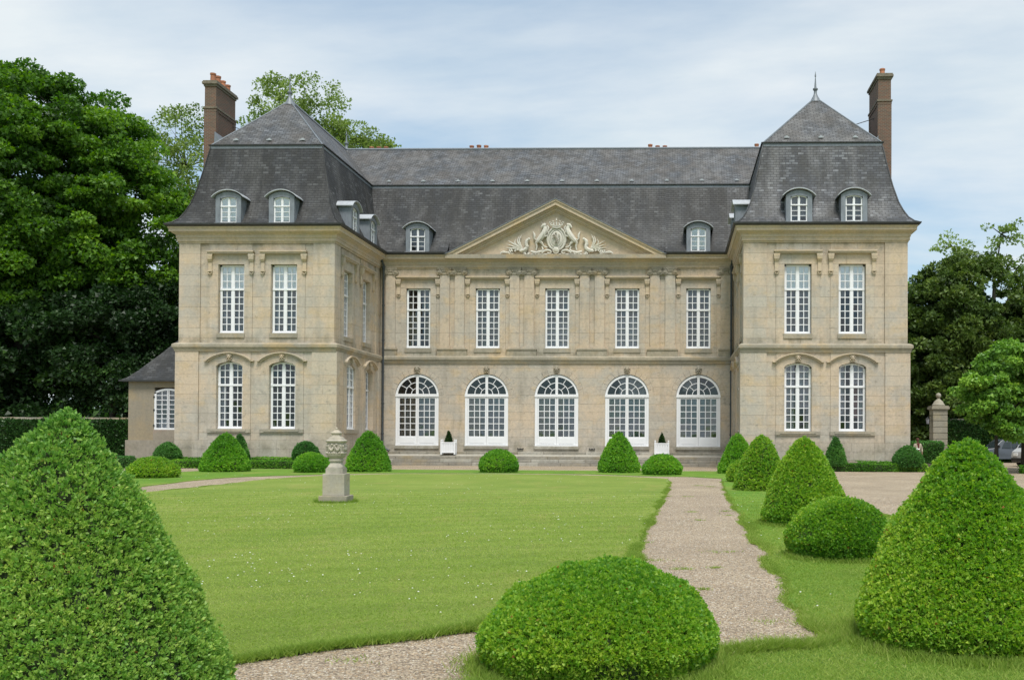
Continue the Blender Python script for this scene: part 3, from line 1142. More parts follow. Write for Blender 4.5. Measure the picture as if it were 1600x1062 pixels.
GREY = [(0, 1, 0, .655, 'grey_curtain'), (0, 1, .655, 1, 'blind')]
up_b = {
    0: [(0, .26, 0, .66, 'net'), (.26, 1, 0, .66, 'grey_curtain'), (0, 1, .66, 1, 'blind')],
    1: [(0, .24, 0, .66, 'net'), (.24, 1, 0, .66, 'grey_curtain'), (0, 1, .66, 1, 'blind')],
    2: [(0, 1, 0, .66, 'grey_curtain'), (.88, 1, 0, .66, 'net'), (0, 1, .66, 1, 'blind')],
    3: [(.82, 1, 0, .5, 'net'), (0, .3, .52, .66, 'grey_curtain'), (.7, 1, .55, .66, 'grey_curtain'), (0, 1, .66, 1, 'blind')]}
lo_b = {
    0: [(0, .28, 0, .66, 'net'), (0, 1, .66, 1, 'slateblue')],
    1: [(0, .12, 0, .1, 'net')],
    2: [(0, .40, 0, 1, 'net'), (.55, .82, .35, 1, 'net'), (.82, 1, 0, 1, 'net'), (.42, .50, .1, .6, 'slateblue')],
    3: [(0, .24, .25, 1, 'net'), (.74, 1, .05, 1, 'net'), (.6, .74, .2, .7, 'rose'), (.55, .74, .66, 1, 'net')]}
for i, c in enumerate(WL + WR):
    window(front(.07), c, .74, 7.80, 11.76, 0, 10.36, 3, 6, up_b[i])
    window(front(-.06), c, .755, 2.25, 5.90, .22, 4.79, 3, 6, lo_b[i])
for P, Pl_, wins in ((facing_east(XL1 - .07), facing_east(-11.73), SIDE_L), (facing_west(XR0 + .07), facing_west(11.59), SIDE_R)):
    for i, c in enumerate(wins):
        window(P, c, .72, 7.80, 11.76, 0, 10.36, 3, 6, [(0, 1, 0, 1, 'net')] if i == 0 else [(0, .3, 0, 1, 'net')], d=-.30)
        window(Pl_, c, .72, 2.25, 5.90, .22, 4.79, 3, 6, [(0, 1, 0, 1, 'grey_curtain')] if i == 0 else [], d=-.12 if i == 0 else -.34)
cb = {0: [(.62, 1, .55, 1, 'grey_curtain'), (0, .25, 0, .8, 'taupe'), (.25, .5, .1, .6, 'taupe'), (.7, 1, .12, .6, 'taupe')],
      1: [(0, 1, 0, 1, 'grey_curtain')], 2: [(0, 1, .45, 1, 'grey_curtain'), (0, 1, 0, .45, 'net')],
      3: [(0, 1, .5, 1, 'grey_curtain'), (0, 1, 0, .5, 'net')], 4: [(0, 1, 0, 1, 'grey_curtain')]}
for i, c in enumerate(WC):
    window(PCU, c, .80, 7.75, 11.70, 0, 10.30, 3, 6, cb[i], d=-.17)

# French doors with fanlights ---------------------------------------
pane_me = {}


def pane_mesh(w, h):
    k = (round(w, 3), round(h, 3))
    if k not in pane_me:
        g = MB()
        g.box(-w / 2, w / 2, -.003, .003, -h / 2, h / 2)
        me = g.mesh('glass_pane')
        me.materials.append(MT['glass'])
        pane_me[k] = me
    return pane_me[k]


def french_door(c, behind):
    P = PCL
    d = -.10
    df, db = d + .05, d - .05
    m = MB()
    zb, zs, R = 1.27, 4.60, 1.445
    W_ = .16
    m.box(c - R, c - R + W_, db, df, zb, zs, P)
    m.box(c + R - W_, c + R, db, df, zb, zs, P)
    an = np.linspace(0, math.pi, 21)
    m.strip([(c + R * math.cos(a), zs + 1.385 * math.sin(a)) for a in an], [(c + (R - W_ + .02) * math.cos(a), zs + (1.385 - W_) * math.sin(a)) for a in an], db, df, P)
    m.box(c - R - .015, c + R + .015, db, df + .05, zs - .09, zs + .09, P)
    m.box(c - R, c + R, db, df + .05, zb - .02, zb + .05, P)
    # fanlight bars
    m.box(c - .085, c + .085, db - .001, df + .01, zs + .09, zs + 1.385 - W_ + .01, P)
    for rr in (.40, .80):
        for h in ((.0, math.pi / 2), (math.pi / 2, math.pi)):
            a2 = np.linspace(h[0], h[1], 9)
            q = [x for x in a2]
            m.strip([(c + (rr + .022) * math.cos(a), max(zs + .08, zs + .08 + (rr + .022) * math.sin(a) * .97)) for a in q],
                    [(c + (rr - .022) * math.cos(a), max(zs + .08, zs + .08 + (rr - .022) * math.sin(a) * .97)) for a in q], d - .02, d + .02, P)
    for (r0, r1, angs) in ((.82, 1.30, (30, 60, 120, 150)), (.42, .80, (45, 135))):
        for a in angs:
            a = math.radians(a)
            n_ = (-math.sin(a) * .02, math.cos(a) * .02)
            p0 = (c + r0 * math.cos(a), zs + .08 + r0 * math.sin(a) * .95)
            p1 = (c + r1 * math.cos(a), zs + .08 + r1 * math.sin(a) * .92)
            m.prism([(p0[0] + n_[0], p0[1] + n_[1]), (p1[0] + n_[0], p1[1] + n_[1]), (p1[0] - n_[0], p1[1] - n_[1]), (p0[0] - n_[0], p0[1] - n_[1])], d - .02, d + .02, P)
    # leaves: stiles, rails, muntins
    panes = []
    for sgn in (-1, 1):
        xo, xi = c + sgn * (R - W_ - .006), c + sgn * .006
        x0, x1 = min(xo, xi), max(xo, xi)
        dd0, dd1 = d - .025, d + .04
        m.box(x0, x0 + .10, dd0, dd1, zb + .06, zs - .10, P)
        m.box(x1 - .10, x1, dd0, dd1, zb + .06, zs - .10, P)
        m.box(x0 + .1, x1 - .1, dd0, dd1, zb + .06, zb + .62, P)
        m.box(x0 + .15, x1 - .15, dd1, dd1 + .02, zb + .16, zb + .52, P)
        m.box(x0 + .1, x1 - .1, dd0, dd1, zs - .2, zs - .10, P)
        gx0, gx1, gz0, gz1 = x0 + .1, x1 - .1, zb + .62, zs - .20
        for k in range(1, 3):
            x = gx0 + (gx1 - gx0) * k / 3
            m.box(x - .024, x + .024, d - .02, d + .025, gz0, gz1, P)
        for k in range(1, 6):
            z = gz0 + (gz1 - gz0) * k / 6
            m.box(gx0, gx1, d - .018, d + .023, z - .024, z + .024, P)
        for i in range(3):
            for k in range(6):
                panes.append(((gx0 + (gx1 - gx0) * (i + .5) / 3), gz0 + (gz1 - gz0) * (k + .5) / 6, (gx1 - gx0) / 3, (gz1 - gz0) / 6))
    door = m.build('french_door', MT['white'], chateau)
    for x, z, w_, h_ in panes:
        o = bpy.data.objects.new('glass_pane', pane_mesh(w_, h_))
        link(o, door)
        o.location = P(x, d, z)
        o.rotation_euler = (random.uniform(-.006, .006), 0, random.uniform(-.008, .008))
    g = MB()
    an = np.linspace(0, math.pi, 17)
    g.add([P(c + 1.3 * math.cos(a), d, zs + .05 + 1.22 * math.sin(a)) for a in an], [tuple(range(17))])
    g.build('fanlight_glass', MT['glass'], door, fix=False)
    m = MB()
    m.box(c - R - .05, c + R + .05, -.30, .10, 1.06, 1.25, P)
    m.build('threshold', MT['step'], door)
    for (u0, u1, v0, v1, kind) in behind:
        q = MB()
        n = 16
        a, b = c - 1.3 + 2.6 * u0, c - 1.3 + 2.6 * u1
        z0, z1 = zb + 4.7 * v0, zb + 4.7 * v1
        for k in range(n):
            sa, sb = a + (b - a) * k / n, a + (b - a) * (k + 1) / n
            wv = [.008 * math.sin(x * 33) for x in (sa, sb)]
            q.add([P(sa, d - .22 + wv[0], z0), P(sb, d - .22 + wv[1], z0), P(sb, d - .22 + wv[1], z1), P(sa, d - .22 + wv[0], z1)], [(0, 1, 2, 3)])
        q.build('curtain', MT[kind], door, fix=False)


db_ = [[(.06, .5, 0, .72, 'taupe'), (.5, .84, 0, .72, 'slateblue'), (.84, 1, 0, .72, 'taupe')],
       [(0, .34, 0, .72, 'taupe'), (.34, .5, 0, .72, 'slateblue'), (.5, 1, 0, .72, 'slateblue')],
       [(0, .33, 0, .72, 'taupe'), (.33, .5, 0, .72, 'slateblue'), (.5, .68, .42, .72, 'taupe'), (.68, 1, .0, .72, 'slateblue')],
       [(0, .33, 0, .72, 'taupe'), (.33, .84, 0, .72, 'slateblue'), (.84, 1, 0, .72, 'taupe'), (.3, 1, .72, 1, 'grey_curtain')],
       [(0, .16, 0, .72, 'taupe'), (.16, .66, 0, .72, 'slateblue'), (.66, 1, 0, .72, 'taupe'), (.1, .45, .78, 1, 'grey_curtain')]]
for c, b in zip(DC, db_):
    french_door(c, b)


# carved ornament ------------------------------------------------------
def hood(P, c, w=1.38, z=12.4, cw=.175, drop=11.25, off=1.22, d0=0.0):
    m = MB()
    m.box(c - w + .05, c + w - .05, d0 - .05, d0 + .20, z - .03, z + .06, P)
    m.box(c - w, c + w, d0 - .05, d0 + .26, z + .06, z + .13, P)
    m.box(c - w + .03, c + w - .03, d0 - .05, d0 + .15, z + .13, z + .17, P)
    o = m.build('window_hood', MT['carved'], chateau)
    for s in (-1, 1):
        x = c + s * off * (w / 1.38)
        b = MB()
        zt = z - .035
        # upper block narrowing and curling forward
        for (h0, h1, w0, w1, f0, f1) in ((0, .10, cw, cw, .19, .20), (.10, .32, cw * .97, cw * .80, .20, .17), (.32, .44, cw * .74, cw * .55, .16, .10)):
            b.add([P(x - w0, d0, zt - h0), P(x + w0, d0, zt - h0), P(x + w1, d0, zt - h1), P(x - w1, d0, zt - h1),
                   P(x - w0, d0 + f0, zt - h0), P(x + w0, d0 + f0, zt - h0), P(x + w1, d0 + f1, zt - h1), P(x - w1, d0 + f1, zt - h1)],
                  [(0, 1, 2, 3), (7, 6, 5, 4), (0, 4, 5, 1), (1, 5, 6, 2), (2, 6, 7, 3), (3, 7, 4, 0)])
        b.box(x - cw * .6, x + cw * .6, d0, d0 + .06, drop + .14, zt - .44, P)
        b.box(x - cw * .78, x + cw * .78, d0, d0 + .11, drop + .10, drop + .17, P)
        pts = [P(x + .62 * cw * math.cos(a), d0 + .07, drop + .10 + .14 * math.sin(a)) for a in np.linspace(math.pi, 2 * math.pi, 7)]
        b.tube(pts, .028, 5)
        b.build('console', MT['carved'], o)
        # pendant flutes
    return o


for c in WL + WR:
    hood(front(.04), c)
    m = MB()
    m.box(c - .82, c + .82, -.2, .09, 7.525, 7.79, front(.07))
    m.build('window_sill', MT['belt'], chateau)
    m = MB()
    m.box(c - 1.27, c + 1.27, .0, .12, 2.02, 2.235, front(-.06))
    m.box(c - .76, c + .76, -.3, .0, 2.03, 2.235, front(-.06))
    m.box(c - 1.02, c + 1.02, .02, .15, 2.10, 2.243, front(-.06))
    m.build('window_sill', MT['belt'], chateau)
for c in WC:
    hood(PCU, c, w=1.45, z=12.36, off=1.26, drop=11.2)
    m = MB()
    m.box(c - .9, c + .9, -.15, .07, 7.455, 7.74, PCU)
    m.build('window_sill', MT['belt'], chateau)
for P, Pw, wins in ((facing_east(XL1 - .07), facing_east(-11.73), SIDE_L), (facing_west(XR0 + .07), facing_west(11.59), SIDE_R)):
    for c in wins:
        hood(P, c, d0=.03)
        m = MB()
        m.box(c - .8, c + .8, -.25, .09, 7.525, 7.79, P)
        m.build('window_sill', MT['belt'], chateau)
        m = MB()
        m.box(c - 1.2, c + 1.2, .0, .12, 2.02, 2.235, Pw)
        m.box(c - .73, c + .73, -.3, .0, 2.03, 2.235, Pw)
        m.build('window_sill', MT['belt'], chateau)


def mascaron(P, x, z, h=.56, parent=None, var=0):
    """carved head: skull, brow, nose, lips, curls, ruff"""
    o_ = P(x, .0, z)
    f = Vector(P(x, 1, z)) - Vector(o_)
    sx = Vector(P(x + 1, 0, z)) - Vector(o_)
    m = MB()
    u = h / .56

    def B(s, d, q, r, sc=(1, 1, 1)):
        c = P(x + s * u, d * u, z + q * u)
        sc2 = (sc[0], sc[1], sc[2]) if abs(sx.x) > .5 else (sc[1], sc[0], sc[2])
        m.ball(c, r * u, 8, 6, sc2)
    B(0, .07, .02, .15, (.82, .85, 1.25))
    B(0, .20, .00, .035, (.8, 1, 1.6))
    B(0, .165, -.09, .05, (1.1, .6, .4))
    for s in (-1, 1):
        B(s * .055, .175, .075, .04, (1.2, .7, .45))
        B(s * .075, .14, -.03, .055)
        for k in range(5):
            a = math.radians(15 + 35 * k)
            B(s * .16 * math.cos(a * .9), .08, .03 + .19 * math.sin(a), .055 + .01 * (var % 2))
        B(s * .15, .06, -.12, .05)
        B(s * .08, .07, -.22, .045 + .012 * (var % 3))
    B(0, .1, -.17, .07, (1, .8, .9))
    B(0, .06, -.27, .04)
    return m.build('mascaron', MT['belt'] if var else MT['carved'], parent or chateau, True)


for i, c in enumerate(DC):
    mascaron(front(8.52), c, 6.33, .52, var=i + 1)
for c in WL + WR:
    P = front(-.09)
    m = MB()
    Rr = (1.3 ** 2 + .45 ** 2) / (.9)
    hf = lambda s, e=0: 6.17 + .45 - Rr + math.sqrt((Rr + e) ** 2 - s * s)
    ss = np.linspace(-1.3, 1.3, 17)
    m.strip([(c + s, hf(s, .07)) for s in ss], [(c + s, hf(s, .0)) for s in ss], -.02, .17, P)
    m.strip([(c + s * .985, hf(s, -.002)) for s in ss], [(c + s * .97, hf(s, -.07)) for s in ss], -.02, .09, P)
    for s in (-1, 1):
        m.box(c + s * 1.37 - .09, c + s * 1.37 + .09, -.02, .15, 6.14, 6.21, P)
    ho = m.build('arched_hood', MT['carved'], chateau)
    mascaron(P, c, 6.40, .46, parent=ho, var=0)
for P, wins in ((facing_east(-11.70), SIDE_L), (facing_west(11.56), SIDE_R)):
    for c in wins:
        m = MB()
        Rr = (1.2 ** 2 + .42 ** 2) / .84
        hf = lambda s, e=0: 6.19 + .42 - Rr + math.sqrt((Rr + e) ** 2 - s * s)
        ss = np.linspace(-1.2, 1.2, 13)
        m.strip([(c + s, hf(s, .07)) for s in ss], [(c + s, hf(s, 0)) for s in ss], -.02, .19, P)
        m.strip([(c + s * .985, hf(s, -.002)) for s in ss], [(c + s * .97, hf(s, -.07)) for s in ss], -.02, .1, P)
        ho = m.build('arched_hood', MT['carved'], chateau)
        mascaron(P, c, 6.38, .46, parent=ho)

# pilasters with Ionic capitals
for x in pil:
    P = PCU
    m = MB()
    hwid = .32
    lv = [7.78, 8.75, 9.7, 10.7, 11.7, 12.62]
    for a, b in zip(lv[:-1], lv[1:]):
        m.box(x - hwid, x + hwid, -.02, .13, a + .005, b - .005, P)
    m.box(x - .40, x + .40, -.02, .19, 7.70, 7.78, P)
    m.box(x - .36, x + .36, -.02, .16, 7.782, 7.86, P)
    pl_ = m.build('pilaster', MT['stone'], chateau)
    m = MB()
    m.box(x - .46, x + .46, -.02, .22, 12.97, 13.06, P)
    m.box(x - .33, x + .33, -.02, .17, 12.62, 12.97, P)
    m.box(x - .38, x + .38, -.02, .19, 12.88, 12.96, P)
    for s in (-1, 1):
        cx2 = x + s * .36
        for rr, dd in ((.16, .20), (.10, .235), (.05, .26)):
            pts = [(cx2 + rr * math.cos(a), 12.79 + rr * math.sin(a)) for a in np.linspace(0, 2 * math.pi, 13)[:-1]]
            m.prism(pts, .0, dd, P)
        pts = [P(cx2 + s * (.16 * math.cos(a) * (1 - .12 * a)), .21, 12.79 + .16 * math.sin(a) * (1 - .12 * a)) for a in np.linspace(math.pi / 2, -math.pi * 1.5, 14)]
        m.tube(pts, .02, 4)
    for k in (-1, 0, 1):
        m.ball(P(x + k * .11, .18, 12.85), .055, 6, 5)
    m.build('capital', MT['belt'], pl_)
for x0, x1 in ((-8.02, -6.03), (-3.36, -1.38), (1.31, 3.30), (5.97, 7.98), (-11.62, -10.72), (10.7, 11.6)):
    m = MB()
    m.box(x0, x1, -.02, .14, 7.21, 7.62, PCU)
    m.box(x0 - .03, x1 + .03, -.02, .19, 7.62, 7.695, PCU)
    m.build('pedestal', MT['belt'], chateau)

# pediment
PX, PZ0, PZ1, PHW = -.1, 13.90, 17.52, 7.25
ped = MB()
ped.prism([(PX - PHW + .7, PZ0), (PX + PHW - .7, PZ0), (PX, PZ1 - .38)], -.30, .0, front(8.50))
pediment = ped.build('pediment', MT['carved'], chateau)
sl_ = math.hypot(PHW, PZ1 - PZ0)
nx, nz = (PZ1 - PZ0) / sl_, PHW / sl_


def rake(o0, o1, y, mat, name):
    """band between distances o0,o1 below the raking line, standing y in front of the wall"""
    m = MB()
    for s in (-1, 1):
        k = PHW / (PZ1 - PZ0)
        v0, v1 = o0 / nz, o1 / nz            # vertical drops
        pts = [(PX, PZ1 - v0), (PX + s * (PZ1 - v0 - PZ0) * k, PZ0), (PX + s * (PZ1 - v1 - PZ0) * k, PZ0), (PX, PZ1 - v1)]
        m.prism(pts, -.2, y, front(8.50))
    return m.build(name, mat, pediment)


rake(-.045, .0, .56, MT['lead'], 'lead_capping')
rake(.001, .10, .52, MT['carved'], 'raking_cornice')
rake(.101, .33, .45, MT['carved'], 'raking_cornice')
rake(.331, .44, .26, MT['carved'], 'raking_cornice')
rake(.441, .58, .15, MT['carved'], 'raking_cornice')
rake(.581, .66, .08, MT['carved'], 'raking_cornice')
m = MB()
m.prism([(PX - 7.3, 13.62), (PX + 7.3, 13.62), (PX + 7.3, 13.885), (PX - 7.3, 13.885)], .3, .47, front(8.48))
m.build('pediment_ledge', MT['belt'], pediment)
m = MB()
for s in (-1, 1):
    a, b = T(PX, 8.0, PZ1 + .03), T(PX + s * (PHW + .05), 8.0, PZ0 + .05)
    c_, d_ = T(PX + s * (PHW + .05), 8.9, PZ0 + .05), T(PX, 10.6, PZ1 + .03)
    roof_face(m, [b, a, d_, c_])
m.build('pediment_roof', MT['slate'], pediment)

# coat of arms in the pediment, in relief units (8 units a photograph pixel)


def RX(px):
    return (px / 8 + 770 - 869.7) / 23.8 + PX


def RZ(py):
    return PZ0 + (748 - py) / 8 / 23.8


def rt_(m, pts, rad, y=.10, k=6):
    rad = rad if isinstance(rad, (list, tuple)) else [rad] * len(pts)
    # smooth the polyline
    P_ = [Vector((RX(a), RZ(b), r * 1.18)) for (a, b), r in zip(pts, rad)]
    for _ in range(2):
        Q = [P_[0]]
        for a, b in zip(P_[:-1], P_[1:]):
            Q += [a * .75 + b * .25, a * .25 + b * .75]
        Q.append(P_[-1])
        P_ = Q
    m.tube([T(p.x, 8.50 - y, p.y) for p in P_], [p.z for p in P_], k)


mir = lambda pts: [(1610 - a, b) for a, b in pts]
crest = MB()
# cartouche
an = np.linspace(0, 2 * math.pi, 25)
crest.prism([(RX(805) + .62 * math.cos(a), RZ(545) + .76 * math.sin(a)) for a in an[:-1]], 0, .10, front(8.50))
crest.tube([T(RX(805) + .62 * math.cos(a), 8.38, RZ(545) + .76 * math.sin(a)) for a in an], .055, 6)
crest.tube([T(RX(805) + .44 * math.cos(a), 8.37, RZ(545) + .60 * math.sin(a)) for a in an], .035, 6)
crest_o = crest.build('coat_of_arms', MT['relief'], pediment, True)
m = MB()
m.ball(T(RX(805), 8.42, RZ(545)), .42, 16, 10, (1, .28, 1.38))
m.build('shield', MT['relief'], crest_o, True)
m = MB()          # rampant lion on the shield
rt_(m, [(770, 490), (800, 520), (812, 560), (800, 590)], [.03, .07, .055, .045], .26)
m.ball(T(RX(800), 8.22, RZ(480)), .075, 7, 5)
for p_ in ([(790, 510), (760, 505), (750, 520)], [(800, 530), (765, 535), (757, 550)], [(805, 585), (830, 600), (820, 615)], [(798, 585), (785, 605), (800, 620)]):
    rt_(m, p_, [.03, .025, .02], .26, 5)
rt_(m, [(812, 575), (845, 560), (850, 510), (835, 490)], [.02, .018, .018, .03], .25, 5)
m.build('lion', MT['belt'], crest_o, True)
m = MB()          # crown
rt_(m, [(750, 400), (805, 412), (860, 400)], .05, .16)
rt_(m, [(735, 378), (805, 388), (875, 378)], .04, .18)
for x_, top_ in ((722, 335), (762, 322), (805, 305), (848, 322), (888, 335)):
    rt_(m, [(805 + (x_ - 805) * .8, 375), (x_, top_ + 20)], [.05, .03], .17)
    m.ball(T(RX(x_), 8.31, RZ(top_ + 8)), .055, 6, 5)
for x_ in (742, 783, 827, 868):
    m.ball(T(RX(x_), 8.31, RZ(352)), .04, 6, 5)
m.tube([T(RX(805), 8.31, RZ(310)), T(RX(805), 8.31, RZ(286))], .025, 5)
m.tube([T(RX(795), 8.31, RZ(296)), T(RX(815), 8.31, RZ(296))], .02, 5)
m.build('crown', MT['relief'], crest_o, True)
for fl in (False, True):      # rearing unicorns as supporters
    q = (lambda p: mir(p)) if fl else (lambda p: p)
    m = MB()
    rt_(m, q([(655, 385), (665, 420), (650, 470), (610, 530), (565, 575)]), [.10, .13, .17, .16, .13], .14, 8)
    rt_(m, q([(672, 372), (640, 372), (612, 405), (618, 412)]), [.09, .10, .05, .035], .17, 7)
    rt_(m, q([(645, 365), (652, 345)]), [.03, .008], .16, 5)
    rt_(m, q([(640, 368), (605, 325)]), [.018, .004], .17, 5)
    rt_(m, q([(685, 380), (708, 410), (690, 440), (700, 470)]), [.04, .055, .05, .02], .12, 6)
    rt_(m, q([(625, 480), (660, 470), (690, 455)]), [.06, .045, .035], .20, 6)
    rt_(m, q([(630, 500), (665, 520), (685, 505)]), [.06, .045, .035], .20, 6)
    rt_(m, q([(570, 575), (545, 600), (560, 640), (548, 690)]), [.11, .07, .045, .04], .17, 6)
    rt_(m, q([(585, 570), (625, 600), (640, 640), (690, 655)]), [.11, .07, .045, .04], .13, 6)
    rt_(m, q([(560, 565), (520, 545), (530, 500), (505, 450)]), [.03, .05, .075, .015], .10, 6)
    m.build('unicorn', MT['relief'], crest_o, True)
m = MB()          # sea monsters, plumes and foliage at either side
for fl in (False, True):
    q = (lambda p: mir(p)) if fl else (lambda p: p)
    for tip, mid in (((365, 490), (330, 560)), ((335, 505), (305, 570)), ((290, 545), (270, 600)), ((190, 565), (260, 610)), ((175, 610), (250, 640)), ((165, 655), (240, 665))):
        rt_(m, q([(370, 665), ((370 + mid[0]) / 2 - 5, (680 + mid[1]) / 2), mid, tip]), [.05, .06, .05, .008], .13, 6)
    rt_(m, q([(470, 560), (430, 560), (420, 610), (440, 650), (400, 690), (340, 700)]), [.05, .10, .10, .11, .12, .08], .15, 7)
    m.ball(T(RX(q([(458, 545)])[0][0]), 8.33, RZ(550)), .10, 7, 5)
    for k in range(20):
        xx, zz2 = 215 + k * 19 + random.uniform(-8, 8), 715 - 38 * math.sin(k * .31) + random.uniform(-10, 10)
        a0 = random.uniform(0, 6)
        rt_(m, q([(xx, zz2 + 18), (xx + 16 * math.cos(a0), zz2), (xx + 26 * math.cos(a0), zz2 - 18), (xx + 10, zz2 - 26)]), [.06, .055, .04, .012], .10 + random.uniform(0, .06), 5)
    rt_(m, q([(90, 735), (125, 710), (190, 722), (260, 735)]), [.03, .085, .06, .04], .11, 6)
    rt_(m, q([(480, 700), (530, 722), (590, 712), (640, 690), (620, 640)]), [.05, .08, .07, .06, .03], .13, 6)
    rt_(m, q([(620, 725), (660, 690), (720, 690), (745, 720), (715, 735), (690, 720)]), [.05, .06, .06, .05, .04, .03], .15, 6)
rt_(m, [(480, 742), (805, 742), (1130, 742)], .06, .08)
m.ball(T(RX(800), 8.30, RZ(690)), .21, 10, 7, (1, .45, 1))
rt_(m, [(755, 660), (770, 720), (800, 738), (832, 720), (846, 660)], .035, .22)
m.build('carved_foliage', MT['relief'], crest_o, True)


# dormers ------------------------------------------------------------
def dormer(P, c, hw=.74, white=True, k=1.0, back=1.5, zb=14.12):
    d0 = .36
    w_, h_, rise = .48 * k, 1.36 * k, .12 * k          # opening
    zt, r2 = zb + 1.62 * k, .28 * k
    m = MB()
    ow = w_
    m.box(c - hw, c - ow, d0 - .16, d0, zb - .1, zt - .12, P)
    m.box(c + ow, c + hw, d0 - .16, d0, zb - .1, zt - .12, P)
    top = seg_top(hw, zt - .12, r2)
    bot = seg_top(ow, zb + h_, rise)
    ss = np.linspace(-hw, hw, 15)
    m.strip([(c + s, top(s)) for s in ss], [(c + s, bot(s) if abs(s) <= ow else min(zt - .12, top(s) - .02)) if abs(s) <= ow else (c + s, zt - .13) for s in ss], d0 - .15, d0 - .005, P)
    # cheeks
    m.box(c - hw, c - hw + .08, d0 - back, d0 - .16, zb - .1, zt - .12, P)
    m.box(c + hw - .08, c + hw, d0 - back, d0 - .16, zb - .1, zt - .12, P)
    dm = m.build('dormer', MT['lead_dark'], chateau)
    m = MB()
    t2 = seg_top(hw + .2, zt - .20, r2 + .14)
    ss = np.linspace(-hw - .2, hw + .2, 15)
    m.strip([(c + s, t2(s) + .05) for s in ss], [(c + s, t2(s)) for s in ss], d0 - back - .2, d0 + .16, P)
    m.build('dormer_roof', MT['lead_pale'], dm)
    m = MB()
    m.box(c - hw - .05, c + ow + .02, d0 - .1, d0 + .06, zb - .1, zb - .03, P)
    m.build('dormer_sill', MT['white'], dm)
    beh = [(0, 1, 0, 1, 'blind')] if white == 1 else ([(0, 1, .75, 1, 'grey_curtain'), (.5, 1, 0, .75, 'grey_curtain'), (0, .5, .5, .75, 'grey_curtain')] if white == 2 else [(0, 1, 0, 1, 'grey_curtain')])
    # window inside the opening
    window(P, c, ow, zb - .02, zb + h_, rise, zb + h_ * .70, 1, 3, beh, d=d0 - .14, name='dormer_window', ncol=2, fw_=.05, mu=.030, cm=.075, th=.035, parent=dm)


for c in (-17.97, -14.86):
    dormer(front(0), c, white=1)
for c in (14.80, 17.90):
    dormer(front(0), c, white=0)
dormer(front(8.6), -9.3, hw=.78, white=2, k=1.05)
dormer(front(8.6), 9.32, hw=.78, white=1, k=1.05)
for P in (facing_east(XL1), facing_west(XR0)):
    for c in (2.46, 5.92):
        dormer(P, c, white=0)


# chimneys ------------------------------------------------------------
def uvbox(m, x0, x1, y0, y1, z0, z1):
    q = [((x0, y0), (x1, y0)), ((x1, y0), (x1, y1)), ((x1, y1), (x0, y1)), ((x0, y1), (x0, y0))]
    for a, b in q:
        L = math.hypot(b[0] - a[0], b[1] - a[1])
        m.add([(*a, z0), (*b, z0), (*b, z1), (*a, z1)], [(0, 1, 2, 3)], [[(0, z0), (L, z0), (L, z1), (0, z1)]])
    m.add([(x0, y0, z1), (x1, y0, z1), (x1, y1, z1), (x0, y1, z1)], [(0, 1, 2, 3)], [[(0, 0), (1, 0), (1, 1), (0, 1)]])


def chimney(x0, x1, y0, y1, z0, z1, pots, tall=1.0, panels=True, lbl=None):
    y0 -= 8.6
    y1 -= 8.6
    m = MB()
    uvbox(m, x0, x1, y0, y1, z0, z1 - .35)
    uvbox(m, x0 - .04, x1 + .04, y0 - .04, y1 + .04, z1 - 1.9, z1 - 1.72)
    if panels:
        uvbox(m, x0 - .03, x1 + .03, y0 - .03, y0 + .28, z0, z1 - 1.9)
        uvbox(m, x0 - .03, x1 + .03, y1 - .28, y1 + .03, z0, z1 - 1.9)
    ch = m.build('chimney', MT['brick'], chateau, fix=False, label=lbl)
    m = MB()
    m.box(x0 - .05, x1 + .05, y0 - .05, y1 + .05, z1 - .35, z1 - .22)
    m.box(x0 - .13, x1 + .13, y0 - .13, y1 + .13, z1 - .22, z1 - .08)
    m.box(x0 - .09, x1 + .09, y0 - .09, y1 + .09, z1 - .08, z1)
    if panels:
        m.box(x0 - .08, x1 + .08, y0 - .08, y1 + .08, z1 - 1.72, z1 - 1.62)
    m.build('chimney_cap', MT['cap'], ch)
    for i in range(pots):
        f = (i + .5) / pots
        if y1 - y0 > x1 - x0:
            px_, py_ = (x0 + x1) / 2, y0 + (y1 - y0) * f
        else:
            px_, py_ = x0 + (x1 - x0) * f, (y0 + y1) / 2
        hh = tall * random.uniform(.85, 1.1)
        mk('chimney_pot', MT['terracotta'], ch, lambda m: m.lathe([(.18, 0), (.165, .1), (.15, .40 * hh), (.18, .42 * hh), (.18, .5 * hh), (.13, .5 * hh), (.12, .2)], (px_, py_, z1), 10), smooth=True)
    return ch


chimney(-21.25, -20.55, 3.35, 5.95, 13.9, 23.72, 4, 1.15)
chimney(20.22, 21.00, 4.3, 7.0, 13.9, 24.25, 2, 1.2)
m = MB()
m.add([T(-20.55, 3.1, 19.0), T(-20.0, 3.1, 19.6), T(-20.5, 3.1, 20.5), T(-20.55, 5.9, 20.5), T(-20.0, 5.9, 19.6)], [(0, 1, 2), (2, 1, 4, 3)])
m.build('chimney_flashing', MT['lead'], chateau)
m = MB()
m.add([T(20.22, 4.1, 19.0), T(19.7, 4.1, 19.6), T(20.2, 4.1, 20.4), T(20.2, 6.9, 20.4), T(19.7, 6.9, 19.6)], [(0, 1, 2), (2, 1, 4, 3)])
m.build('chimney_flashing', MT['lead'], chateau)
chimney(20.80, 21.35, 7.25, 8.9, 13.9, 24.75, 1, .8, panels=False)
for xc, n in ((-14.6, 3), (-7.0, 3), (6.45, 3), (13.85, 1)):
    chimney(xc - .24 * n - .1, xc + .24 * n + .1, 16.5, 17.1, 19.0, 23.22, n, 1.05, panels=False)

for a, b in ((T(-20.55, 5.6, 21.6), T(-18.3, 5.6, 20.9)), (T(20.22, 5.6, 21.9), T(18.3, 5.6, 21.3))):
    m = MB()
    m.tube([a, b], .025, 5)
    m.build('stay_rod', MT['iron'], chateau)
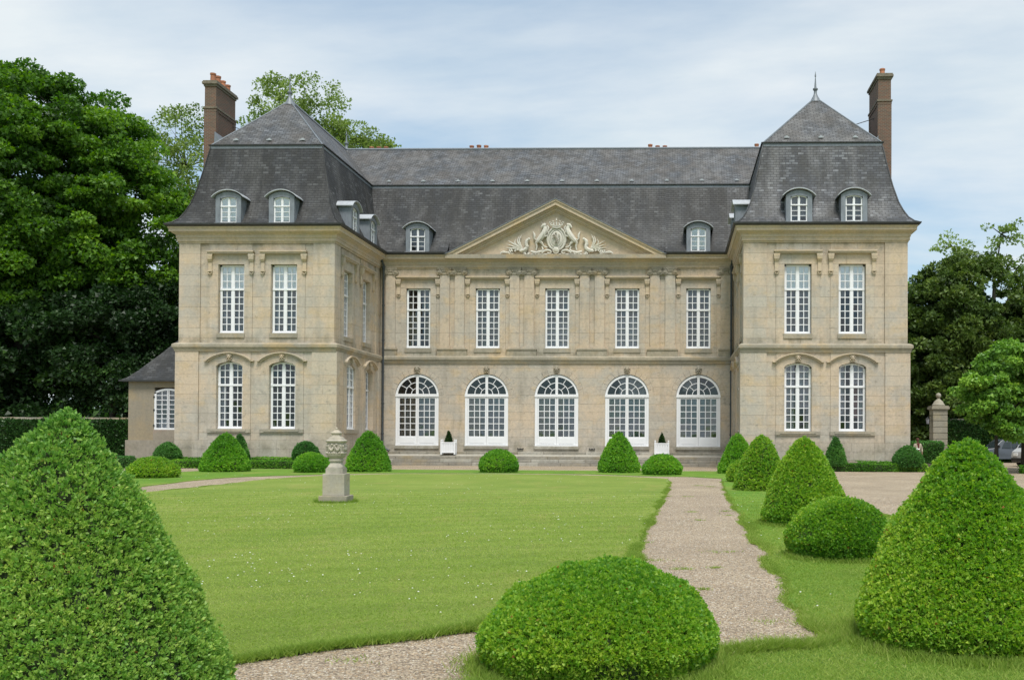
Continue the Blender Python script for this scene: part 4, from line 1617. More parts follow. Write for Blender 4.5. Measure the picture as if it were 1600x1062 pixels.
# drainpipes
for x, s in ((-11.58, 1), (11.50, -1)):
    m = MB()
    y = 8.33
    m.tube([T(x - s * .1, 7.95, 13.9), T(x - s * .05, 8.1, 13.5), T(x, y, 13.2), T(x, y, 1.35), T(x + s * .12, y - .08, 1.12), T(x + s * .5, y - .12, .92)], .075, 8)
    for z in (12.9, 10.5, 8.2, 6.1, 4.0, 2.0):
        m.tube([T(x, y, z), T(x, y, z + .09)], .10, 8)
    m.tube([T(x - s * .02, y, 13.15), T(x, y, 12.95)], [.15, .08], 8)
    m.build('drainpipe', MT['pipe'], chateau, True)
# boot scrapers / iron vents low on the centre wall
for x in (-2.4, 2.35):
    m = MB()
    m.box(x - .2, x + .2, -.02, .08, 1.02, 1.07, PCL)
    m.box(x - .2, x - .16, -.02, .08, 1.07, 1.13, PCL)
    m.box(x + .16, x + .2, -.02, .08, 1.07, 1.13, PCL)
    m.box(x - .05, x + .05, -.02, .08, 1.07, 1.10, PCL)
    m.build('boot_scraper', MT['iron'], chateau)

# =================================================================== TERRACE
ter = MB()
ter.add([(XL1 + .02, 6.95, .60), (XR0 - .02, 6.95, .60), (XR0 - .02, 8.2, .70), (XL1 + .02, 8.2, .70), (XL1 + .02, 6.95, -.3), (XR0 - .02, 6.95, -.3), (XR0 - .02, 8.2, -.3), (XL1 + .02, 8.2, -.3)],
        [(0, 1, 2, 3), (0, 4, 5, 1), (3, 2, 6, 7), (0, 3, 7, 4), (1, 5, 6, 2)])
terrace = ter.build('terrace', MT['step'], kind='structure')
rs = random.Random(3)
for (y0, y1, z0, z1, mat) in ((8.2, 8.9, .4, .86, 'step'), (6.72, 7.0, .40, .612, 'step'), (6.42, 6.715, .2, .405, 'step'), (6.12, 6.415, -.1, .20, 'step')):
    x = XL1 + .05
    while x < XR0 - .1:
        L = min(rs.uniform(1.2, 2.2), XR0 - .05 - x)
        m = MB()
        j = rs.uniform(-.012, .012)
        m.box(x + .006, x + L - .006, y0 + j, y1, z0, z1 + rs.uniform(-.006, .004))
        o = m.build('step_stone', MT[mat], terrace)
        bv = o.modifiers.new('b', 'BEVEL')
        bv.width = .02
        bv.segments = 1
        x += L

# =================================================================== ANNEX
annex = empty('annex', (-24.2, 3, 0), label='low ochre rendered annex with curved slate roof against the left wing', cat='annex')
AX = lambda x, y, z: (x + 24.2, y - 3, z)
m = MB()
m.box(-25.65, -24.03, 3, 3.35, 0, 5.15, AX)
m.box(-22.3, -21.2, 3, 3.35, 0, 5.15, AX)
m.box(-24.03, -22.3, 3, 3.35, 0, 2.2, AX)
m.box(-24.03, -22.3, 3, 3.35, 4.78, 5.15, AX)
m.box(-25.65, -25.3, 3.35, 10, 0, 5.15, AX)
m.box(-25.3, -21.2, 9.6, 10, 0, 5.15, AX)
m.build('wall', MT['render'], annex)
m = MB()
m.box(-25.78, -21.2, 2.9, 3.0, 0, 1.56, AX)
m.box(-25.78, -25.655, 3.0, 10, 0, 1.56, AX)
m.build('plinth', MT['plinth'], annex)
m = MB()
m.box(-24.06, -22.28, 2.93, 3.0, 1.562, 2.2, AX)
m.build('apron', MT['plinth'], annex)
AP = [(-26.05, 2.75), (-21.1, 2.75), (-21.1, 10.2), (-26.05, 10.2)]
prof = [(.0, 5.22), (-.35, 5.42), (-.8, 5.85), (-1.3, 6.4), (-1.9, 7.05), (-2.4, 7.65), (-2.9, 8.15)]
m = MB()
rings = [[(-26.05 - o, 2.75 - o * .75, z), (-21.1, 2.75 - o * .75, z)] for o, z in prof]
for a, b in zip(rings[:-1], rings[1:]):
    za, zb_ = a[0][2], b[0][2]
    m.add([AX(*a[0]), AX(*a[1]), AX(*b[1]), AX(*b[0])], [(0, 1, 2, 3)], [[(a[0][0], za * 1.3), (a[1][0], za * 1.3), (b[1][0], zb_ * 1.3), (b[0][0], zb_ * 1.3)]])
    c1, c2 = (a[0][0], 10.2, za), (b[0][0], 10.2, zb_)
    m.add([AX(*a[0]), AX(*b[0]), AX(*c2), AX(*c1)], [(0, 1, 2, 3)], [[(a[0][1], za * 1.3), (b[0][1], zb_ * 1.3), (10.2, zb_ * 1.3), (10.2, za * 1.3)]])
m.build('roof', MT['slate'], annex)
m = MB()
m.box(-26.1, -21.1, 2.68, 2.86, 5.14, 5.24, AX)
m.box(-26.1, -25.95, 2.86, 10.2, 5.14, 5.24, AX)
m.build('gutter', MT['gutter'], annex)
m = MB()
m.tube([AX(-22.9, 4.6, 7.75), AX(-22.6, 4.9, 8.2)], .16, 6)
m.build('lead_capping', MT['lead'], annex)
# the annex window with its iron hinges
P = lambda s, d, z: AX(s, 3.0 - d, z)
m = MB()
zt = seg_top(.86, 4.5, .22)
c = -23.165
m.box(c - .86, c - .74, -.1, .02, 2.2, 4.5, P)
m.box(c + .74, c + .86, -.1, .02, 2.2, 4.5, P)
m.box(c - .74, c + .74, -.1, .02, 2.2, 2.31, P)
ss = np.linspace(-.86, .86, 9)
m.strip([(c + s, zt(s)) for s in ss], [(c + s, zt(s) - .12) for s in ss], -.1, .02, P)
m.box(c - .07, c + .07, -.1, .03, 2.31, 4.60, P)
for s in (-1, 1):
    m.box(c + s * .40 - .02, c + s * .40 + .02, -.07, .0, 2.31, 4.56, P)
for k in range(1, 8):
    z = 2.31 + 2.27 * k / 8
    m.box(c - .74, c + .74, -.068, .002, z - .02, z + .02, P)
aw = m.build('window', MT['white'], annex)
m = MB()
m.box(c - .74, c + .74, -.055, -.05, 2.3, 4.6, P)
m.build('glass', MT['glass'], aw)
m = MB()
m.box(c - .74, c - .1, -.3, -.28, 2.3, 2.9, P)
m.build('curtain', MT['net'], aw)
m = MB()
for z in (2.45, 3.4, 4.2):
    m.box(c - .92, c - .83, .02, .05, z - .05, z + .05, P)
m.box(c - .012, c + .012, .03, .045, 2.35, 4.6, P)
m.build('hinge', MT['iron'], aw)

# =================================================================== GROUND
def ground_sheet(name, pts, z, mat, **k):
    m = MB()
    m.add([(x, y, z) for x, y in pts], [tuple(range(len(pts)))])
    return m.build(name, mat, fix=False, kind='structure', **k)


R_ = 2500
ground_sheet('ground', [(-R_, -R_), (R_, -R_), (R_, R_), (-R_, R_)], -.06, MT['strip'])
ground_sheet('gravel_court', [(-48, -80), (48, -80), (48, 30), (-48, 30)], 0.0, MT['gravel'])


def ragged(pts, step=.14, amp=.05, seed=0):
    r = np.random.default_rng(seed)
    out = []
    n = len(pts)
    per = 0
    for i in range(n):
        a, b = np.array(pts[i], float), np.array(pts[(i + 1) % n], float)
        L = np.linalg.norm(b - a)
        k = max(1, int(L / step))
        nrm = np.array([b[1] - a[1], a[0] - b[0]]) / max(L, 1e-6)
        for j in range(k):
            t = j / k
            q = a + (b - a) * t
            per += step
            w = (math.sin(per * 1.9 + seed) * .8 + math.sin(per * 5.3 + seed * 2) * .6 + r.normal() * .7) * amp
            out.append(tuple(q + nrm * w))
    return out


def turf(name, pts, z, mat, amp=.05, seed=0, hump=.0):
    pr = ragged(pts, .14, amp, seed)
    n = len(pr)
    m = MB()
    c = np.mean(np.array(pr), 0)
    A = sum(pr[i][0] * pr[(i + 1) % n][1] - pr[(i + 1) % n][0] * pr[i][1] for i in range(n)) / 2
    sg = 1 if A > 0 else -1
    top = []
    for i in range(n):
        a, b = np.array(pr[i - 1]), np.array(pr[(i + 1) % n])
        t = (b - a) / max(np.linalg.norm(b - a), 1e-6)
        nn = np.array([-t[1], t[0]]) * sg
        top.append(np.array(pr[i]) + nn * .06)
    vs = [(x, y, -.03) for x, y in pr] + [(x, y, z * .75) for x, y in pr] + [(q[0], q[1], z) for q in top]
    fs = [(i, (i + 1) % n, n + (i + 1) % n, n + i) for i in range(n)] + [(n + i, n + (i + 1) % n, 2 * n + (i + 1) % n, 2 * n + i) for i in range(n)]
    fs.append(tuple(range(2 * n, 3 * n)))
    m.add(vs, fs)
    me = m.mesh(name, True)
    me.materials.append(mat)
    o = bpy.data.objects.new(name, me)
    link(o)
    meta(o, kind='structure')
    return pr, top


LAWN = [(7.2, -41.4), (7.16, -39.5), (7.18, -36.4), (7.29, -31.6), (7.42, -26), (7.5, -22), (7.58, -15), (7.5, -12.2), (5.2, -9.6), (2.2, -8.2), (-1.2, -7.8), (-5.5, -8.2), (-8.1, -10.4), (-8.9, -12.3), (-9.3, -14.7), (-9.2, -17.4), (-9.0, -20), (-8.92, -22), (-9.1, -24.7),
        (-9.4, -36), (-8.0, -41), (-5, -44.5), (-1, -46.8), (2.5, -47.4), (4.2, -47.2), (4.97, -46.44), (5.47, -46.1), (5.91, -45.68), (6.8, -43.6)]
STRIP = [(9.2, -46.1), (8.9, -46.4), (8.2, -46.62), (7.2, -47.1), (6.45, -47.75), (5.9, -48.9), (5.5, -51), (5.3, -60), (22, -60), (22, -46), (12.9, -44), (12.7, -30), (12.7, -2.6), (9, -2.3), (-9, -2.3), (-16.6, -2.5), (-17, -9), (-17.2, -24),
         (-17, -40), (-11.3, -38), (-11.1, -22), (-11.4, -19), (-11.75, -16.6), (-11.75, -14.4), (-11.4, -12.6), (-10.4, -11), (-9.0, -9.5), (-7.6, -7.9), (-6, -7.0), (-1, -6.6), (3.4, -7.0), (6.2, -9.1), (8.6, -9.8), (9.92, -11.6), (9.78, -15.2), (9.66, -19), (9.55, -22.5), (9.45, -26), (9.38, -29.1), (9.40, -31.5), (9.28, -34), (9.32, -35.6), (9.22, -37.1), (9.30, -39.2), (9.14, -41.0), (9.20, -42.4), (9.10, -43.7), (9.10, -45.1)]
lawn_edge, lawn_top = turf('lawn', LAWN, .030, MT['lawn'], .022, 1)
strip_edge, strip_top = turf('grass_verge', STRIP, .028, MT['strip'], .028, 2)
turf('grass_patch', [(5.0, -48.0), (4.4, -47.7), (3.2, -47.9), (1, -49), (-4, -50), (-8, -52), (-8, -62), (4.4, -62), (4.6, -50)], .05, MT['strip'], .04, 3)
# planted beds against the wings rise to the wall
for x0, x1 in ((-26.5, -11.7), (11.6, 22.4)):
    m = MB()
    m.add([(x0, -1.1, .02), (x1, -1.1, .02), (x1, -.7, .22), (x0, -.7, .22), (x1, .1, .42), (x0, .1, .42), (x1, 3.0, .44), (x0, 3.0, .44)], [(0, 1, 2, 3), (3, 2, 4, 5), (5, 4, 6, 7)])
    m.build('planting_bed', MT['earth'], kind='structure', fix=False)


# =================================================================== CLIPPED SHRUBS
def profile_r(kind, t):
    t = np.clip(t, 0, 1)
    if kind == 'bell':
        r = (1 - t ** 1.3) ** .63
        return r * np.where(t < .10, .93 + .7 * t, 1)
    if kind == 'near':
        r = (1 - t ** 1.12) ** .80
        return r * np.where(t < .10, .93 + .7 * t, 1)
    if kind == 'cone':
        r = (1 - t ** 1.22) ** .74
        return r * np.where(t < .14, .86 + 1.0 * t, 1)
    if kind == 'egg':
        r = (1 - t ** 1.9) ** .62
        return r * np.where(t < .35, .80 + .571 * t, 1)
    r = (1 - t ** 2.3) ** .5          # mound
    return r * np.where(t < .32, .84 + .5 * t, 1)


def clipped(name, x, y, R, h, kind, leaf, n_sprig, per, mat, z0=0.0, lump=.03, seed=0, label=None, group=None, cat='shrub', squash=1.0, visible_side=False, notch=None, rot=0):
    global RNG
    RNG = np.random.default_rng(500 + seed)
    # area weighted sampling over the height
    tt = np.linspace(0, 1, 400)
    rr = profile_r(kind, tt) * R
    ds = np.hypot(np.diff(rr), np.diff(tt) * h)
    wgt = ds * (rr[:-1] + rr[1:]) / 2 + 1e-5
    cdf = np.cumsum(wgt) / wgt.sum()
    u = RNG.random(n_sprig)
    ti = np.interp(u, np.concatenate([[0], cdf]), tt)
    if visible_side:
        # denser towards the camera, thinner behind
        th = RNG.random(n_sprig) * 2 * np.pi
        base = math.atan2(CAM.y - y, CAM.x - x)
        back = (np.cos(th - base) < -.40) & (ti < .72)
        drop = back & (RNG.random(n_sprig) < .88)
    else:
        th = RNG.random(n_sprig) * 2 * np.pi
    if visible_side:
        th, ti = th[~drop], ti[~drop]
        n_sprig = len(th)
    r0 = profile_r(kind, ti) * R
    dr = (profile_r(kind, np.minimum(ti + .004, 1)) - profile_r(kind, np.maximum(ti - .004, 0))) * R / .008 / h
    nz_ = -dr
    k = 1 / np.sqrt(1 + nz_ ** 2)
    nrm = np.stack([np.cos(th) * k, np.sin(th) * k, np.clip(nz_ * k, -1, 1)], 1)
    nrm[ti > .985] = [0, 0, 1]
    p = np.stack([np.cos(th) * r0, np.sin(th) * r0 * squash, ti * h], 1)
    lw = vnoise(p + seed, 3.2 / max(R, .3), seed) * lump * 1.25 + vnoise(p, 11, seed + 1) * lump * .55
    p = p + nrm * lw[:, None] + nrm * RNG.normal(size=(n_sprig, 1)) * leaf * .55
    if notch is not None:
        for (na, nzh, nr, nd) in notch:
            c_ = np.array([math.cos(na) * R * .8, math.sin(na) * R * .8, nzh])
            dd = np.linalg.norm(p - c_, axis=1)
            p -= nrm * (nd * np.exp(-(dd / nr) ** 2))[:, None]
    p[:, 2] = np.maximum(p[:, 2], .015)
    # leaves radiating from each sprig
    q = np.repeat(p, per, 0)
    nn = np.repeat(nrm, per, 0)
    spread = RNG.normal(size=q.shape)
    d = nn * .75 + spread * .62 + np.array([0, 0, .45])
    q = q + RNG.normal(size=q.shape) * leaf * .34 - nn * leaf * .35
    L = leaf * RNG.uniform(.65, 1.25, len(q))
    v, f = leaf_quads(q, d, L * (1.12 if leaf != .027 else 1), .78 if leaf != .027 else .56, .10, tri=leaf != .027)
    patch = vnoise(p, 2.3 / max(R, .4), seed + 3) * .5 + .5
    fine = RNG.random(n_sprig)
    tone_s = .10 + .40 * fine + .38 * patch
    tone = np.clip(np.repeat(tone_s, per) + RNG.normal(size=len(q)) * .10, 0, 1)
    tone = np.minimum(tone, .93)
    if mat in (MT['box'], MT['box_bright']):        # a few browned leaves, mostly in patches
        dead = RNG.random(len(q)) < .004 + .03 * np.clip(np.repeat(vnoise(p, 5, seed + 9), per) - .75, 0, 1)
        tone[dead] = 1.0
    # inner body
    b = MB()
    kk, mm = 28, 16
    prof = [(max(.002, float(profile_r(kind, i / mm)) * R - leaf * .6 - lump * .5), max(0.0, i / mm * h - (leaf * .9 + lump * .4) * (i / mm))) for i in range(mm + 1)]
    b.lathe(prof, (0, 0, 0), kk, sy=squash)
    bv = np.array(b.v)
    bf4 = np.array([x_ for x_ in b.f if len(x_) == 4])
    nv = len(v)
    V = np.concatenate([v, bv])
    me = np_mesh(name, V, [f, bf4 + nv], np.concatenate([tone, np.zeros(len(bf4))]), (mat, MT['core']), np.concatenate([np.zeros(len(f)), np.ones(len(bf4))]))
    o = bpy.data.objects.new(name, me)
    link(o)
    o.location = (x, y, z0)
    o.rotation_euler = (0, 0, rot)
    return meta(o, label, cat, group)


G1, G2 = 'clipped box cones in the garden', 'clipped box mounds in the garden'
clipped('box_cone', 3.98, -48.85, 1.01, 1.95, 'near', .027, 17000, 10, MT['box_bright'], z0=0, lump=.035, seed=1, visible_side=True,
        label='largest bright leafy box cone filling the lower left corner', group=G1, notch=[(-.3, 1.1, .12, .1), (-1.0, 1.3, .1, .09)])
clipped('box_mound', 7.18, -47.12, .96, .80, 'mound', .0215, 26000, 9, MT['box'], lump=.035, seed=2, visible_side=True,
        label='wide rounded box mound in the foreground between lawn and gravel', group=G2, notch=[(-2.3, .3, .1, .08), (-1.2, .25, .1, .06)])
clipped('box_cone', 10.42, -46.0, 1.07, 1.79, 'cone', .0235, 30000, 9, MT['box'], lump=.035, seed=3, visible_side=True,
        label='large box cone at the right edge of the picture beside the grass', group=G1, notch=[(-1.2, 1.2, .09, .10), (-1.6, .3, .15, .06)])
clipped('box_mound', 10.28, -40.05, .78, .92, 'mound', .026, 15000, 9, MT['box'], lump=.035, seed=4, visible_side=True,
        label='dense dark sided box mound on the right verge beside the biggest gap', group=G2)
clipped('box_cone', 10.52, -34.4, .98, 1.83, 'cone', .031, 14500, 9, MT['box'], lump=.03, seed=5, visible_side=True,
        label='wide box cone on the right verge just behind the dense mound', group=G1)
clipped('box_cone', 10.82, -21.1, .93, 1.93, 'bell', .045, 4200, 7, MT['box'], lump=.028, seed=6,
        label='tall box cone halfway along the right verge', group=G1)
clipped('box_mound', 10.62, -14.85, .66, .90, 'mound', .045, 2200, 7, MT['box'], lump=.025, seed=7,
        label='small mound half hidden behind the tall cone on the right verge', group=G2)
clipped('box_cone', 11.05, -5.4, 1.02, 2.05, 'cone', .055, 3600, 7, MT['yew'], lump=.03, seed=8,
        label='box cone at the far right corner of the grass verge', group=G1)
clipped('box_cone', -8.12, -5.45, 1.16, 2.1, 'bell', .055, 4200, 7, MT['yew'], lump=.03, seed=9,
        label='box cone before the left end of the terrace steps right of the stone urn', group=G1)
clipped('box_mound', -1.28, -5.43, 1.05, 1.12, 'mound', .052, 3200, 7, MT['yew'], lump=.025, seed=10,
        label='round box mound on the far verge before the middle of the steps', group=G2)
clipped('box_cone', 4.89, -4.6, 1.15, 2.13, 'cone', .055, 4200, 7, MT['yew'], lump=.03, seed=11,
        label='box cone before the fourth French door of the centre front', group=G1)
clipped('box_mound', 7.2, -7.5, 1.0, .96, 'mound', .052, 3200, 7, MT['yew'], lump=.03, seed=12,
        label='low box mound beside the cone and below the right white planter', group=G2)
clipped('box_mound', -10.5, -6.9, .88, .96, 'mound', .052, 2800, 7, MT['yew'], lump=.025, seed=13,
        label='box mound on the far verge directly left of the stone urn', group=G2)
clipped('box_cone', -15.2, -6.3, 1.28, 1.97, 'cone', .055, 4600, 7, MT['yew'], lump=.035, seed=14,
        label='box cone before the left wing between its two ground windows', group=G1)
clipped('box_mound', -14.75, -13.9, 1.1, .84, 'mound', .048, 3200, 7, MT['box'], lump=.03, seed=15,
        label='flattened yellowish mound at the left end of the gravel path', group=G2)
BED = 'topiary in the beds along the wings'
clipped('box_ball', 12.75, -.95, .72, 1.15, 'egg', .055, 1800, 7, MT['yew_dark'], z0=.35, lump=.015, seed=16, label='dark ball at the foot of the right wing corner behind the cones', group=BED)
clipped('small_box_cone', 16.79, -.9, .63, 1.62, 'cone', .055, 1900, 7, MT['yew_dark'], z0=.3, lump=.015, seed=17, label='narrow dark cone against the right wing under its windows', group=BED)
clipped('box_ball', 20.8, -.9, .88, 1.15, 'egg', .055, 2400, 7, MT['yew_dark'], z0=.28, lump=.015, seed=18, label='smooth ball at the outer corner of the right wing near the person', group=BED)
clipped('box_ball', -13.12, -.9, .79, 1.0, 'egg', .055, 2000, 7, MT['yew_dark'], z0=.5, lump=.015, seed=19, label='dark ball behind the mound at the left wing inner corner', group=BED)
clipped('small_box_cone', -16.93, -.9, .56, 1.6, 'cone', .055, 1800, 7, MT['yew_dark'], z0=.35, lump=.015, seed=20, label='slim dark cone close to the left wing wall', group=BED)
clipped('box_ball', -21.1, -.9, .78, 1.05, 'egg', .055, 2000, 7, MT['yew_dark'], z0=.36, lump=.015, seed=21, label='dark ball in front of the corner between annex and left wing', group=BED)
clipped('box_mound', -31.6, -4.0, 1.3, 1.6, 'egg', .055, 3600, 6, MT['yew'], lump=.03, seed=22, label='rounded shrub at the far left edge before the ivy wall', group=G2)
clipped('box_mound', 28.9, -1.5, 1.1, .95, 'egg', .055, 2500, 6, MT['yew'], z0=.1, lump=.02, seed=23, label='low shrub at the far right edge behind the short hedge', group=G2)


def leafy_box(name, x0, x1, y0, y1, z0, z1, leaf, dens, mat, core=True, seed=0, **k):
    """a clipped hedge: leaves over the faces of a long box"""
    global RNG
    RNG = np.random.default_rng(900 + seed)
    L, Wd, H = x1 - x0, y1 - y0, z1 - z0
    P_, NN = [], []
    for (n_, area, f) in (((0, -1, 0), L * H, lambda a, b: (x0 + a * L, np.full_like(a, y0), z0 + b * H)),
                          ((0, 1, 0), L * H * .3, lambda a, b: (x0 + a * L, np.full_like(a, y1), z0 + b * H)),
                          ((0, 0, 1), L * Wd, lambda a, b: (x0 + a * L, y0 + b * Wd, np.full_like(a, z1))),
                          ((-1, 0, 0), Wd * H, lambda a, b: (np.full_like(a, x0), y0 + a * Wd, z0 + b * H)),
                          ((1, 0, 0), Wd * H, lambda a, b: (np.full_like(a, x1), y0 + a * Wd, z0 + b * H))):
        n = int(area * dens)
        a, b = RNG.random(n), RNG.random(n)
        P_.append(np.stack(f(a, b), 1))
        NN.append(np.tile(n_, (n, 1)))
    p, nn = np.concatenate(P_), np.concatenate(NN).astype(float)
    p = p + nn * (RNG.normal(size=(len(p), 1)) * leaf * .4 + vnoise(p, 2.5, seed)[:, None] * leaf * .6)
    d = nn * .8 + RNG.normal(size=p.shape) * .6 + np.array([0, 0, .3])
    v, f = leaf_quads(p - nn * leaf * .3, d, leaf * 1.1 * RNG.uniform(.7, 1.3, len(p)), .8, tri=True)
    tone = np.clip(.42 + .2 * vnoise(p, 1.2, seed + 2) + RNG.normal(size=len(p)) * .17, 0, 1)
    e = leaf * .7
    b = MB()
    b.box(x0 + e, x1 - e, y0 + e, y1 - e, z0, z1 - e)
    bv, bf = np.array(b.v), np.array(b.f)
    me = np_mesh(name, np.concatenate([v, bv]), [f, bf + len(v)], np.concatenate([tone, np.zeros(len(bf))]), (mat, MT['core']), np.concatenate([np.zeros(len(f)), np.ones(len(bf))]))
    o = bpy.data.objects.new(name, me)
    link(o)
    return meta(o, **k)


HG = 'low box hedges round the beds'
leafy_box('box_hedge', -20.5, -11.6, -1.5, -1.05, 0, .44, .055, 900, MT['yew'], seed=1, label='low clipped hedge before the left wing', cat='hedge', group=HG)
leafy_box('box_hedge', -22.3, -11.75, -.62, -.28, .2, .58, .055, 800, MT['yew'], seed=2, label='second low hedge close to the left wing wall', cat='hedge', group=HG)
leafy_box('box_hedge', 12.6, 21.75, -1.35, -.95, 0, .43, .055, 900, MT['yew'], seed=3, label='low clipped hedge before the right wing', cat='hedge', group=HG)
leafy_box('box_hedge', 12.6, 21.6, -.55, -.2, .2, .53, .055, 700, MT['yew'], seed=4, label='second low hedge close to the right wing wall', cat='hedge', group=HG)
leafy_box('box_hedge', -27.0, -22.5, -2.2, -1.7, 0, .62, .06, 700, MT['yew_dark'], seed=5, label='low dark hedge before the annex', cat='hedge', group=HG)
leafy_box('box_hedge', 26.4, 33, -2.9, -2.3, 0, .42, .06, 700, MT['yew'], seed=6, label='short low hedge at the far right edge', cat='hedge', group=HG)
leafy_box('box_hedge', -46, -31.5, -1.0, -.2, 0, 1.35, .07, 500, MT['yew'], seed=7, label='bright hedge before the ivy wall at the far left', cat='hedge', group=HG)

# ivy covered garden walls ------------------------------------------------
def ivy_wall(x0, x1, y, h, depth, seed, label, h0=0.0):
    w = empty('garden_wall', ((x0 + x1) / 2, y, 0), label=label, cat='wall', group='old garden walls')
    m = MB()
    o = (x0 + x1) / 2
    m.box(x0 - o, x1 - o, 0, depth, 0, h)
    m.build('masonry', MT['urnbase'], w)
    x = x0
    r = random.Random(seed)
    while x < x1 - .1:
        L = min(r.uniform(.7, 1.1), x1 - x)
        q = MB()
        q.box(x - o + .008, x + L - o - .008, -.10, depth + .1, h + .002, h + .14 + r.uniform(-.01, .01))
        q.build('coping_stone', MT['belt'], w)
        x += L
    iv = leafy_box('ivy', x0 - o, x1 - o, -.22, -.02, h0, h - .03, .11, 420, MT['ivy'], seed=seed)
    iv.parent = w
    return w


ivy_wall(-47, -25.85, 6.2, 2.85, .4, 31, 'long garden wall wrapped in dark ivy left of the annex')
ivy_wall(29.3, 40, 24, 3.35, .4, 32, 'ivy covered stone wall behind the parked vans right of the gate pillar')

# =================================================================== STONE URN
urn = empty('stone_urn', (-1.50, -28.65, 0), label='pale carved stone urn on a square pedestal standing on the lawn', cat='garden urn')
urn.rotation_euler = (0, 0, math.radians(4.5))
urn.scale = (.93, .93, 1)
m = MB()
m.box(-.405, .405, -.405, .405, -.02, .21)
b_ = m.build('plinth', MT['urnbase'], urn)
bb = b_.modifiers.new('b', 'BEVEL'); bb.width = .018; bb.segments = 2
m = MB()
m.box(-.315, .315, -.315, .315, .212, .81)
b_ = m.build('pedestal', MT['urn'], urn)
bb = b_.modifiers.new('b', 'BEVEL'); bb.width = .012; bb.segments = 2
m = MB()
m.box(-.245, .245, -.245, .245, .812, .955)
m.box(-.22, .22, -.22, .22, .955, .985)
m.build('foot', MT['urn'], urn)
m = MB()
m.lathe([(.215, .985), (.20, 1.03), (.165, 1.07), (.155, 1.10), (.155, 1.145), (.188, 1.15), (.188, 1.20), (.16, 1.21), (.165, 1.225), (.21, 1.26), (.238, 1.31), (.245, 1.35), (.228, 1.36), (.228, 1.66), (.245, 1.68)], k=32, sq=7)
bd = m.build('vase', MT['urn'], urn, True)
m = MB()
m.lathe([(.25, 1.66), (.272, 1.675), (.276, 1.71), (.25, 1.73), (.215, 1.745), (.21, 1.775), (.185, 1.785), (.18, 1.805), (.13, 1.82), (.115, 1.87), (.135, 1.89), (.14, 1.92), (.115, 1.95), (.07, 1.985), (.04, 2.005)], k=32, sq=5)
m.ball((0, 0, 2.03), .038, 8, 6)
m.tube([(0, 0, 2.05), (0, 0, 2.085)], [.02, .004], 6)
m.build('lid', MT['urn'], urn, True)
m = MB()
for f in range(4):
    ca, sa = math.cos(f * math.pi / 2), math.sin(f * math.pi / 2)
    U = lambda s, d, z: ((s * .84 * ca + (.231 + d * .8) * sa), (s * .84 * sa - (.231 + d * .8) * ca), z)
    for s0_, s1_ in ((-.20, -.02), (.02, .20)):
        pts = [U(s0_ + (s1_ - s0_) * t, .02, 1.55 - .10 * math.sin(math.pi * t)) for t in np.linspace(0, 1, 7)]
        m.tube(pts, [.015, .028, .036, .04, .036, .028, .015], 6)
    for s in (-.21, 0, .21):
        m.ball(U(s, .015, 1.56), .032, 6, 5)
        m.tube([U(s, .015, 1.55), U(s + .01, .02, 1.42)], [.02, .008], 5)
    for k in range(7):
        s = -.24 + .08 * k
        m.ball(U(s, .0, 1.37), .038, 6, 5, (1, .8, .9))
    for s in (-.08, .07):
        m.ball(U(s, .012, 1.60), .035, 6, 5)
m.build('garland', MT['urn'], bd, True)


# =================================================================== PLANTERS
def planter(x, y, lab, rot=0.0):
    t = empty('planter_box', (x, y, .70), label=lab, cat='planter', group='white box planters on the terrace')
    t.rotation_euler = (0, 0, rot)
    w_, h_ = .43, .80
    for sx_ in (-1, 1):
        for sy_ in (-1, 1):
            mk('post', MT['white'], t, lambda m: (m.box(sx_ * w_ - .05, sx_ * w_ + .05, sy_ * w_ - .05, sy_ * w_ + .05, .0, h_ + .06), m.ball((sx_ * w_, sy_ * w_, h_ + .12), .055, 8, 6), m.tube([(sx_ * w_, sy_ * w_, h_ + .05), (sx_ * w_, sy_ * w_, h_ + .1)], .03, 6)))
    for f in range(4):
        ca, sa = math.cos(f * math.pi / 2), math.sin(f * math.pi / 2)
        U = lambda s, d, z: (s * ca + (w_ + d) * sa, s * sa - (w_ + d) * ca, z)
        mk('rail', MT['white'], t, lambda m: (m.box(-w_ + .05, w_ - .05, -.035, .035, h_ - .07, h_, U), m.box(-w_ + .05, w_ - .05, -.035, .035, .10, .18, U)))
        for k in range(7):
            a = -w_ + .055 + k * .107
            mk('slat', MT['white'], t, lambda m: m.box(a, a + .098, -.02, .015, .18, h_ - .07, U))
    mk('soil', MT['earth'], t, lambda m: m.box(-w_ + .03, w_ - .03, -w_ + .03, w_ - .03, h_ - .25, h_ - .1))
    return t


planter(-6.98, 7.62, 'white slatted planter box between the first and second French doors', .12)
planter(6.98, 7.62, 'white slatted planter box between the fourth and fifth French doors', -.0)
clipped('potted_cone', -6.98, 7.62, .24, .84, 'cone', .032, 900, 7, MT['dark_leaf'], z0=1.40, lump=.006, seed=31, label='small dark pointed cone growing in the left white planter', group='small cones in the planters')
clipped('potted_cone', 6.98, 7.62, .23, .76, 'cone', .032, 900, 7, MT['dark_leaf'], z0=1.40, lump=.006, seed=32, label='small dark pointed cone growing in the right white planter', group='small cones in the planters')

# dark stone lump by the right wing
m = MB()
m.lathe([(.30, 0), (.36, .08), (.34, .17), (.22, .25), (.06, .28)], k=12, sx=1.15)
o = m.build('dark_stone', MT['cap'], None, True, label='dark rounded stone lying behind the low hedge at the right wing', cat='stone')
o.location = (17.75, -.72, .32)

